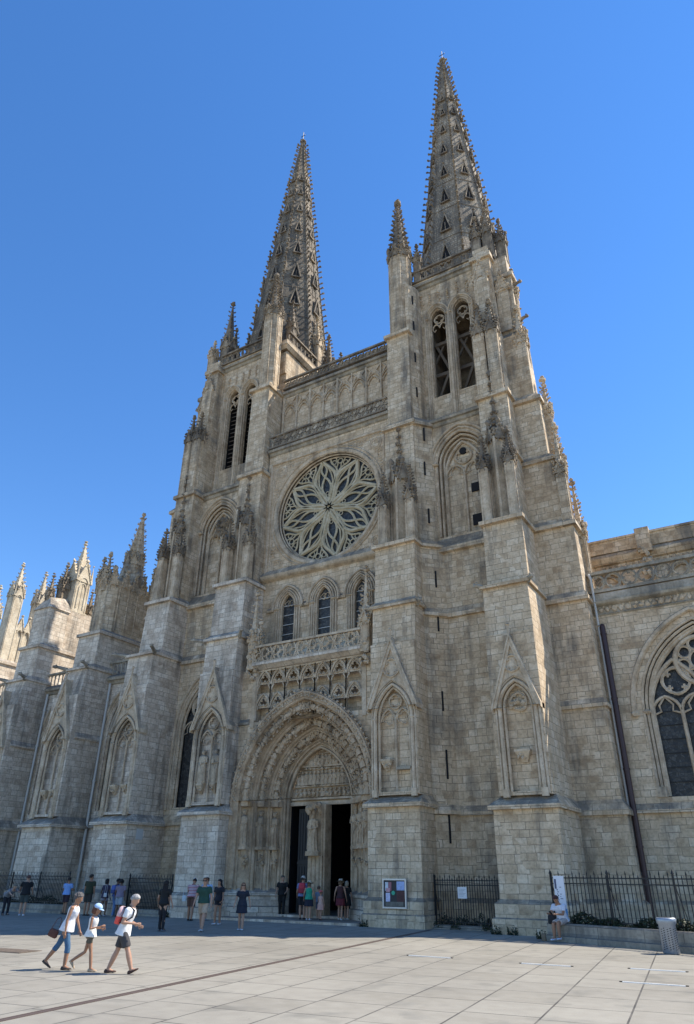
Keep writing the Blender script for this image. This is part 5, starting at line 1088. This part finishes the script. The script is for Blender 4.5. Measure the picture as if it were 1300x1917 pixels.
        fin = nrm*(1 if sg > 0 else -1)
        for k in range(4):
            base = W+D2*.085+fin*(.027-.018*k); l = (.07,.08,.075,.06)[k]; curl = -side*.3
            cap(body, base, base+(D2+curl*.5).normalized()*l*.5, .0095, .009, 6); q = base+(D2+curl*.5).normalized()*l*.5; cap(body, q, q+(D2+curl*1.6).normalized()*l*.5, .009, .008, 6)
        cap(body, W+D2*.03+fin*.02, W+D2*.05+fin*.055, .012, .010, 6); cap(body, W+D2*.05+fin*.055, W+D2*.09+fin*.06, .010, .009, 6)
        hands.append((Sh, E_, W, D2, D))
    bo = body.build('body', SKIN[skin], t); solidify(bo, vox, 2)
    g = .014
    if top:
        m = M(); lo = hem
        lo = min(lo, -.03); m.loft(rings([(lo,hips+.055,.178,0),(lo+.06,hips+.045,.16,0),(.10,.155+g+.012,.10+g+.02,0),(.19,(waist+.02)+g,.094+g,0),(.30,.152+g,.107+g,.01),(.38,.17+g,.114+g,.01),(.45,.166+g,.102+g,0),(.49,.12,.085,0),(.515,.075,.065,0)]))
        for (Sh, E_, W, D2, D), sg in zip(hands, (-1, 1)):
            if sleeves == 'none': continue
            cap(m, pel+sp*.44+X*sg*(sw-.05), Sh, .065*bw, .062*bw); e = Sh.lerp(E_, .62 if sleeves == 'short' else 1.0); m.tube([Sh, Sh.lerp(e,.5), e], .066*bw, 10, r1=.060*bw)
            if sleeves == 'long': cap(m, E_, W, .05, .036)
        o = m.build('top', cloth(top, stripes=stripes), t); solidify(o, vox*1.3, 2); wrinkle(o, .007)
    if bottom:
        kind, col = bottom; m = M()
        if kind == 'skirt' or kind == 'dress':
            ln = .30 if kind == 'skirt' else .34; k_ = legs
            c1 = (legs[0][1]+legs[1][1])/2*.72+pel*.28; c1.x = 0
            m.loft([[c+X*a*cos(q)*(1+.05*sin(7*q))+Vector((0,1,0))*b*sin(q)*(1+.05*sin(7*q)) for q in [2*pi*k/28 for k in range(28)]] for c, a, b in ((pel+sp*.09,waist*bw+.02,.11),(pel+sp*.0,hips+.028,.14),(c1.lerp(pel,.4),.20,.165),(c1,.225,.185))])
        else:
            m.loft(rings([(-.10,.10,.085,0),(-.05,hips+.012,.122,0),(.03,hips+.02,.127,-.01),(.08,.155,.112,0)]))
            for (H, K, A, fd), sg in zip(legs, (-1, 1)):
                if kind == 'shorts': e = H.lerp(K, .82); m.tube([H+Vector((0,0,.03)), H.lerp(e,.5), e], .105*bw, 12, r1=.094*bw)
                elif kind == 'minishorts': e = H.lerp(K, .45); m.tube([H+Vector((0,0,.03)), e], .098*bw, 12, r1=.092*bw)
                elif kind == 'capri': cap(m, H, K, .095*bw, .07*bw); m.tube([K, K.lerp(A,.3)], .072*bw, 12, r1=.074*bw)
                else: cap(m, H, K, .095*bw, .068*bw); m.tube([K, K.lerp(A,.5), A+Vector((0,0,-.02))], .068*bw, 12, r1=.056*bw)
        nm = {'skirt':'skirt','dress':'dress_skirt','shorts':'shorts','minishorts':'shorts','capri':'short_trousers','trousers':'trousers'}[kind]
        o = m.build(nm, cloth(col), t); solidify(o, vox*1.3, 2); wrinkle(o, .006)
    for (H, K, A, fd) in legs:
        m = M(); q = A+Vector((0,0,-.05)); up = Vector((0,0,1)); rt = fd.cross(up).normalized(); u2 = rt.cross(fd)
        m.loft([[q+fd*d+rt*w_*cos(a)+u2*(hh*max(-.3, sin(a))) for a in [2*pi*k/10 for k in range(10)]] for d, w_, hh in ((-.075,.02,.03),(-.06,.036,.055),(0,.038,.065),(.06,.043,.045),(.12,.046,.032),(.165,.035,.025),(.185,.015,.015))])
        m.build('shoe', cloth(shoes), t, smooth=True)
    m = M()
    if hairstyle != 'bald':
        g2 = .016
        m.loft([[hd((a+g2)*cos(q), (b+g2)*sin(q)+o, zz) for q in [2*pi*k/14 for k in range(14)]] for zz, a, b, o in ((-.03,.05,.045,-.055),(-.0,.068,.06,-.042),(.045,.071,.085,-.018),(.085,.062,.08,-.008),(.115,.04,.05,-.006),(.13,.012,.015,-.006))])
        if hairstyle == 'long':
            m.loft([[hd(a*cos(q), b*sin(q)+o, zz) for q in [2*pi*k/14 for k in range(14)]] for zz, a, b, o in ((.07,.085,.075,-.02),(-.02,.102,.07,-.03),(-.12,.112,.06,-.05),(-.22,.112,.05,-.075),(-.32,.075,.03,-.09))])
        if hairstyle == 'bob': m.loft([[hd(a*cos(q), b*sin(q)+o, zz) for q in [2*pi*k/14 for k in range(14)]] for zz, a, b, o in ((.08,.08,.08,-.02),(0,.094,.085,-.028),(-.08,.095,.075,-.035),(-.12,.07,.055,-.035))])
        if hairstyle == 'curly':
            for k in range(46): q = rnd.uniform(0, 2*pi); e = rnd.uniform(-.6, 1.4); m.blob(hd(.085*cos(q)*cos(e), -.025+.09*sin(q)*cos(e), .03+.09*sin(e)), .034) if sin(q)*cos(e) < .45 or e > .7 else None
        o = m.build('hair', cloth(hair, .35), t); solidify(o, vox*.8, 1); wrinkle(o, .009, 30)
    if hat:
        kind, col = hat; m = M(); 
        if kind == 'cap':
            m.loft([[hd(.094*k_*cos(q), (.108*k_)*sin(q), zz) for q in [2*pi*k/16 for k in range(16)]] for zz, k_ in ((.035,1.0),(.07,1.0),(.11,.82),(.14,.45),(.148,.05))])
            m.loft([[hd(w_*cos(q), .075+l*sin(q)-.0, .04+dz-(.02 if l > .05 else 0)) for q in [pi*k/10 for k in range(11)]] for w_, l, dz in ((.075,.10,.0),(.075,.10,.012))])
        else:
            m.loft([[hd(.19*cos(q)*r, .2*sin(q)*r, zz+.02*cos(2*q)*r) for q in [2*pi*k/24 for k in range(24)]] for zz, r in ((.03,1.0),(.045,.5),(.055,.5),(.14,.44),(.15,.3),(.148,.02))])
            m.loft([[hd(.19*cos(q)*r, .2*sin(q)*r, zz+.02*cos(2*q)*r) for q in [2*pi*k/24 for k in range(24)]] for zz, r in ((.03,1.0),(.04,.5),(.045,.5),(.036,1.0))])
        m.build('hat', cloth(col), t, smooth=True)
    if facing_cam:
        m = M()
        if glasses: m.loft([[hd(x_, .088+d, .018+v) for v in (-.018,.018)]+[hd(x_, .1+d, .018+v) for v in (.018,-.018)] for x_, d in ((-.072,-.05),(-.06,-.015),(-.02,.0),(0,.004),(.02,.0),(.06,-.015),(.072,-.05))]); m.build('sunglasses', DARK, t)
        else:
            for sg in (-1, 1): q = M(); q.blob(hd(sg*.03,.085,.018), .010, j=0); q.build('eye', DARK, t)
        q = M(); cap(q, hd(-.02,.088,-.05), hd(.02,.088,-.05), .006, .006, 6); q.build('mouth', plain('lips', (.3,.1,.08)), t)
    return t, dict(pel=pel, sp=sp, fw=fw, hands=hands, hd=hd, legs=legs, s=s)
def world_pt(t, p): return t.matrix_basis @ Vector(p)
RIGHT = (.86,.5); AWAY = (-.35,.94); CAMW = (.62,-.78)
W_ = (.72,.72,.72)
# walking family in the sun
p1, i1 = person('woman walking in white sleeveless top and denim capri trousers', 6.22, -19.72, 1.54, (.88,.47), 1, lean=12, th=(-26,16), kn=(10,18), foot_p=(38,0), arms=((8,4,14),(-10,8,12)), head=(16,10), fem=True, top=(.70,.70,.74), sleeves='none', hem=-.08, bottom=('capri',(.05,.12,.22)), shoes=(.06,.045,.035), hair=(.10,.09,.085), hairstyle='curly', vox=.010)
p2, i2 = person('girl in light blue cap, white vest and olive shorts walking in the middle', 6.90, -19.62, 1.29, (.88,.47), 1, lean=4, th=(-14,14), kn=(42,6), foot_p=(55,0), arms=((-6,6,95),(-2,4,105)), head=(16,5), fem=True, child=True, top=(.74,.74,.72), sleeves='none', hem=-.04, bottom=('minishorts',(.10,.085,.06)), shoes=(.45,.33,.22), hair=(.12,.05,.03), hairstyle='bob', hat=('cap',(.42,.58,.80)), vox=.010)
p3, i3 = person('grey haired man walking in white t-shirt and charcoal shorts with a bag on his back', 7.78, -19.48, 1.57, (.88,.47), 0, lean=12, th=(-16,24), kn=(6,6), foot_p=(0,-26), arms=((-12,6,85),(-16,8,100)), head=(20,8), top=W_, hem=-.10, bottom=('shorts',(.05,.047,.05)), shoes=(.07,.035,.025), hair=(.30,.29,.28), vox=.010)
def backpack(owner, info, name, label, cols, w_=.15, hh=.36, d=.13, straps=(.01,.01,.012)):
    t = tag(empty(name, loc=owner.location), label, 'backpack'); t.rotation_euler = owner.rotation_euler; t.scale = owner.scale
    pel, sp, fw = info['pel'], info['sp'], info['fw']; X = Vector((1,0,0))
    for nm, z0, z1, col in (('bag_lower', .10, .10+hh*.45, cols[1]), ('bag_upper', .10+hh*.43, .10+hh, cols[0])):
        m = M(); m.loft([[pel+sp*z+X*w_*k*math.copysign(abs(cos(q))**.6, cos(q))+fw*(-.125-d*.5+d*.5*k*math.copysign(abs(sin(q))**.6, sin(q))) for q in [2*pi*j/16 for j in range(16)]] for z, k in ((z0,.86 if nm == 'bag_lower' else 1),(z0+.03,1),(z1-.03,1 if nm == 'bag_lower' else .85),(z1,.98 if nm == 'bag_lower' else .5))])
        m.build(nm, cloth(col), t, smooth=True)
    m = M()
    for sg in (-1, 1): m.tube([pel+sp*.46+X*sg*.07-fw*.14, pel+sp*.53+X*sg*.09-fw*.02, pel+sp*.46+X*sg*.10+fw*.12, pel+sp*.32+X*sg*.13+fw*.13, pel+sp*.2+X*sg*.165+fw*.0, pel+sp*.14+X*sg*.12-fw*.12], .016, 5)
    m.build('strap', cloth(straps), t); return t
backpack(p3, i3, 'backpack', 'white and coral pink backpack with black straps worn by the grey haired man', ((.62,.42,.42),(.75,.10,.08)), .14, .38)
def bag(loc, label, col, sz=(.12,.05,.1), strap=.35, cat='bag', name='handbag'):
    t = tag(empty(name, loc=loc), label, cat); m = M()
    m.loft([[(sz[0]*k*math.copysign(abs(cos(q))**.5, cos(q)), sz[1]*k*math.copysign(abs(sin(q))**.5, sin(q)), z) for q in [2*pi*j/16 for j in range(16)]] for z, k in ((0,.8),(.02,1),(sz[2]*1.6,.95),(sz[2]*2,.7))]); m.build('pouch', cloth(col), t, smooth=True)
    m = M(); m.tube([(-sz[0]*.8,0,sz[2]*1.8),(-sz[0]*.5,0,sz[2]*2+strap*.8),(0,0,sz[2]*2+strap),(sz[0]*.5,0,sz[2]*2+strap*.8),(sz[0]*.8,0,sz[2]*1.8)], .008, 5); m.build('strap', cloth(col), t); return t
bb = bag((5.98,-19.92,.62), 'small brown handbag hanging behind the woman in the white top', (.10,.04,.03), (.11,.05,.08), .25); bb.rotation_euler = (0,.35,.5)
# people in the shade
GP = 'visitors standing in the shade of the cathedral'
person('man with light blue t-shirt and dark shorts seen from behind, at the left wall', -12.8, -4.3, 1.72, (-.3,.95), 1, top=(.22,.36,.66), bottom=('shorts',(.04,.02,.03)), shoes=(.05,.05,.05), arms=((0,14,10),(0,14,10)), group=GP)
person('tall man in dark olive t-shirt seen from behind near the left wall', -11.0, -4.4, 1.88, (-.35,.94), 1, top=(.03,.035,.015), bottom=('shorts',(.035,.03,.025)), shoes=(.05,.05,.05), hair=(.03,.02,.015), group=GP)
person('woman in dark violet top with a white bag, left of a group of three', -9.9, -4.3, 1.68, (-.1,1), 2, fem=True, top=(.04,.03,.06), hem=-.1, bottom=('minishorts',(.25,.25,.32)), shoes=(.3,.3,.32), hair=(.012,.01,.01), hairstyle='bob', group=GP)
p7, i7 = person('boy with a blue patterned backpack, middle of a group of three', -9.35, -4.1, 1.7, (.1,1), 2, top=(.06,.10,.28), bottom=('trousers',(.10,.18,.35)), shoes=(.3,.3,.3), hair=(.012,.01,.01), group=GP)
backpack(p7, i7, 'backpack', 'blue backpack worn by the boy in the middle of a group of three', ((.08,.12,.35),(.05,.07,.2)), .14, .38)
person('person in pale mauve shirt and grey shorts, right of a group of three', -8.85, -4.3, 1.66, (-.5,.86), 2, top=(.22,.17,.22), bottom=('shorts',(.30,.34,.40)), shoes=(.05,.05,.05), hair=(.012,.01,.01), hairstyle='curly', group=GP)
bag((-9.72,-4.45,.85), 'small white shoulder bag at the hip of the woman in dark violet', (.5,.5,.5), (.1,.04,.09), .4)
person('woman with long black hair in black top and black trousers, hand at her hip', -.35, -9.95, 1.70, (-.25,.97), 0, fem=True, arms=((2,20,28),(2,16,20)), top=(.008,.008,.009), hem=.12, bottom=('trousers',(.012,.012,.016)), shoes=(.12,.12,.13), hair=(.008,.006,.006), hairstyle='long', group=GP)
person('bare legged person in black hidden behind the woman in black trousers', -.85, -9.45, 1.60, (-.25,.97), 1, th=(6,-2), top=(.01,.01,.01), bottom=('shorts',(.012,.012,.012)), shoes=(.02,.02,.02), group=GP)
person('man in red and white striped shirt and white cap bending over to look down', -4.1, -4.3, 1.80, (-.45,.9), 1, lean=16, head=(28,-10), arms=((28,10,50),(10,12,20)), top=(.30,.02,.05), stripes=(.55,.5,.5), bottom=('shorts',(.10,.05,.035)), shoes=(.012,.012,.012), hat=('cap',(.6,.6,.6)), group=GP)
bag((-4.42,-4.45,.78), 'white cloth bag hanging beside the man in the striped shirt', (.5,.55,.58), (.12,.04,.12), .28, name='shopping_bag')
person('man in pale blue t-shirt and blue shorts seen from behind', -3.85, -3.6, 1.80, (-.4,.92), 0, top=(.30,.42,.60), bottom=('shorts',(.14,.26,.42)), shoes=(.3,.3,.3), group=GP)
person('man in bottle green t-shirt, beige shorts and sunglasses walking towards the camera', .75, -8.95, 1.84, (.35,-.94), 0, facing_cam=True, glasses=True, lean=2, th=(18,-12), kn=(8,6), foot_p=(-12,15), arms=((-4,14,14),(8,14,14)), top=(.02,.065,.045), bottom=('shorts',(.46,.34,.24)), shoes=(.55,.57,.6), hair=(.14,.06,.03), group=GP)
person('person with long dark hair in black behind the man in green', -1.35, -5.6, 1.74, (.2,-.97), 1, fem=True, top=(.012,.012,.018), bottom=('minishorts',(.012,.012,.018)), shoes=(.55,.56,.6), hair=(.01,.008,.012), hairstyle='long', group=GP)
person('blonde woman in short navy dress and sunglasses walking in white trainers', 1.55, -7.6, 1.64, (.45,-.89), 0, facing_cam=True, glasses=True, fem=True, lean=1, th=(10,-4), kn=(4,4), arms=((-14,18,14),(6,16,16)), head=(0,-18), top=(.014,.018,.032), hem=-.06, bottom=('dress',(.014,.018,.034)), shoes=(.6,.62,.66), hair=(.20,.11,.06), hairstyle='long', group=GP)
person('man dressed all in black leaning by the left door of the portal', -1.85, -.25, 1.80, (.5,-.86), 0, z=.1, facing_cam=True, arms=((6,10,60),(2,12,20)), top=(.008,.008,.009), bottom=('trousers',(.008,.008,.009)), shoes=(.01,.01,.01), hair=(.10,.08,.06), group=GP)
p16, i16 = person('man in pale cap and blue shirt with a red backpack at the portal', .4, -1.75, 1.78, (-.4,.92), 0, head=(-4,14), arms=((8,12,30),(30,14,95)), top=(.16,.2,.38), bottom=('shorts',(.012,.012,.016)), shoes=(.03,.03,.035), hat=('cap',(.45,.43,.4)), group=GP)
backpack(p16, i16, 'backpack', 'red backpack worn by the man in the pale cap at the portal', ((.45,.04,.06),(.32,.03,.05)), .15, .42)
person('woman in green vest, black skirt and straw sun hat at the portal', .95, -2.05, 1.58, (-.35,.94), 0, fem=True, sleeves='none', arms=((6,16,30),(6,14,20)), top=(.02,.28,.17), bottom=('skirt',(.012,.014,.028)), shoes=(.5,.5,.52), hair=(.12,.08,.05), hairstyle='bob', hat=('straw',(.55,.48,.36)), group=GP)
person('child in grey t-shirt and shorts half hidden behind the woman in green', 1.02, -1.35, 1.35, (-.35,.94), 0, child=True, top=(.2,.25,.33), bottom=('shorts',(.10,.11,.16)), shoes=(.2,.15,.12), hair=(.1,.06,.04), group=GP)
person('small girl in peach dress and coral pink cap at the portal', 1.4, -1.75, 1.17, (-.35,.94), 0, fem=True, child=True, sleeves='none', top=(.62,.38,.30), bottom=('skirt',(.60,.34,.28)), shoes=(.02,.02,.03), hair=(.2,.1,.06), hat=('cap',(.75,.12,.15)), group=GP)
person('woman in straw hat and dark red and black dress entering the right door', 2.05, -1.1, 1.66, (-.3,.95), 0, fem=True, sleeves='none', arms=((2,18,14),(2,14,12)), top=(.05,.018,.02), bottom=('dress',(.14,.02,.03)), shoes=(.5,.55,.55), hair=(.12,.08,.05), hairstyle='bob', hat=('straw',(.5,.46,.38)), group=GP)
person('person in black with pale shoes beside the woman in the dark red dress', 2.12, -.65, 1.60, (-.3,.95), 0, fem=True, top=(.009,.009,.009), bottom=('dress',(.008,.008,.009)), shoes=(.5,.55,.55), hair=(.30,.26,.2), hairstyle='bob', group=GP)
person('stout man in black t-shirt and dark grey shorts with white shoes at far left', -13.2, -6.5, 1.82, (-.75,.66), 0, lean=4, arms=((30,14,30),(14,12,30)), top=(.008,.008,.01), hem=-.06, bottom=('shorts',(.055,.065,.06)), shoes=(.5,.55,.62), hair=(.10,.05,.04), group=GP)
person('person in pale grey top bending forward at the far left edge', -14.3, -6.7, 1.70, (.75,-.1), 0, lean=62, th=(16,8), kn=(14,12), arms=((70,8,10),(60,8,10)), head=(-10,0), top=(.22,.21,.22), bottom=('trousers',(.014,.014,.02)), shoes=(.05,.05,.05), hair=(.2,.17,.13), group=GP)
ps, is_ = person('man in white t-shirt and pale shorts sitting on the low wall looking at his phone', 13.35, -4.98, 1.76, (-.30,-.95), 1, seat=.60, lean=22, th=(84,80), kn=(86,78), arms=((30,6,62),(30,6,66)), head=(26,-8), top=(.62,.64,.72), hem=-.04, bottom=('shorts',(.42,.38,.36)), shoes=(.62,.64,.72), hair=(.05,.02,.02), facing_cam=True)
hm_ = [world_pt(ps, h_[2]+h_[3]*.08) for h_ in is_['hands']]; c = (hm_[0]+hm_[1])/2
t = tag(empty('phone', loc=c+Vector((0,0,.02))), 'small dark phone held by the man sitting on the low wall', 'phone'); t.rotation_euler = (radians(50),0,radians(-17))
m = M(); m.box(-.04,.04,-.006,.006,-.07,.08); m.build('case', DARK, t); m = M(); m.box(-.035,.035,-.0085,-.0065,-.065,.075); m.build('screen', GLASS, t)
b_ = bag((12.98,-5.05,.5), 'dark rucksack resting on the low wall beside the seated man', (.02,.02,.024), (.13,.09,.14), .08, 'rucksack', 'rucksack')
b2 = bag((12.7,-5.25,0), 'small patterned bag on the ground by the seated man', (.2,.15,.1), (.08,.05,.11), .06)
hp_ = world_pt(p2, i2['hands'][1][2]+i2['hands'][1][3]*.08)
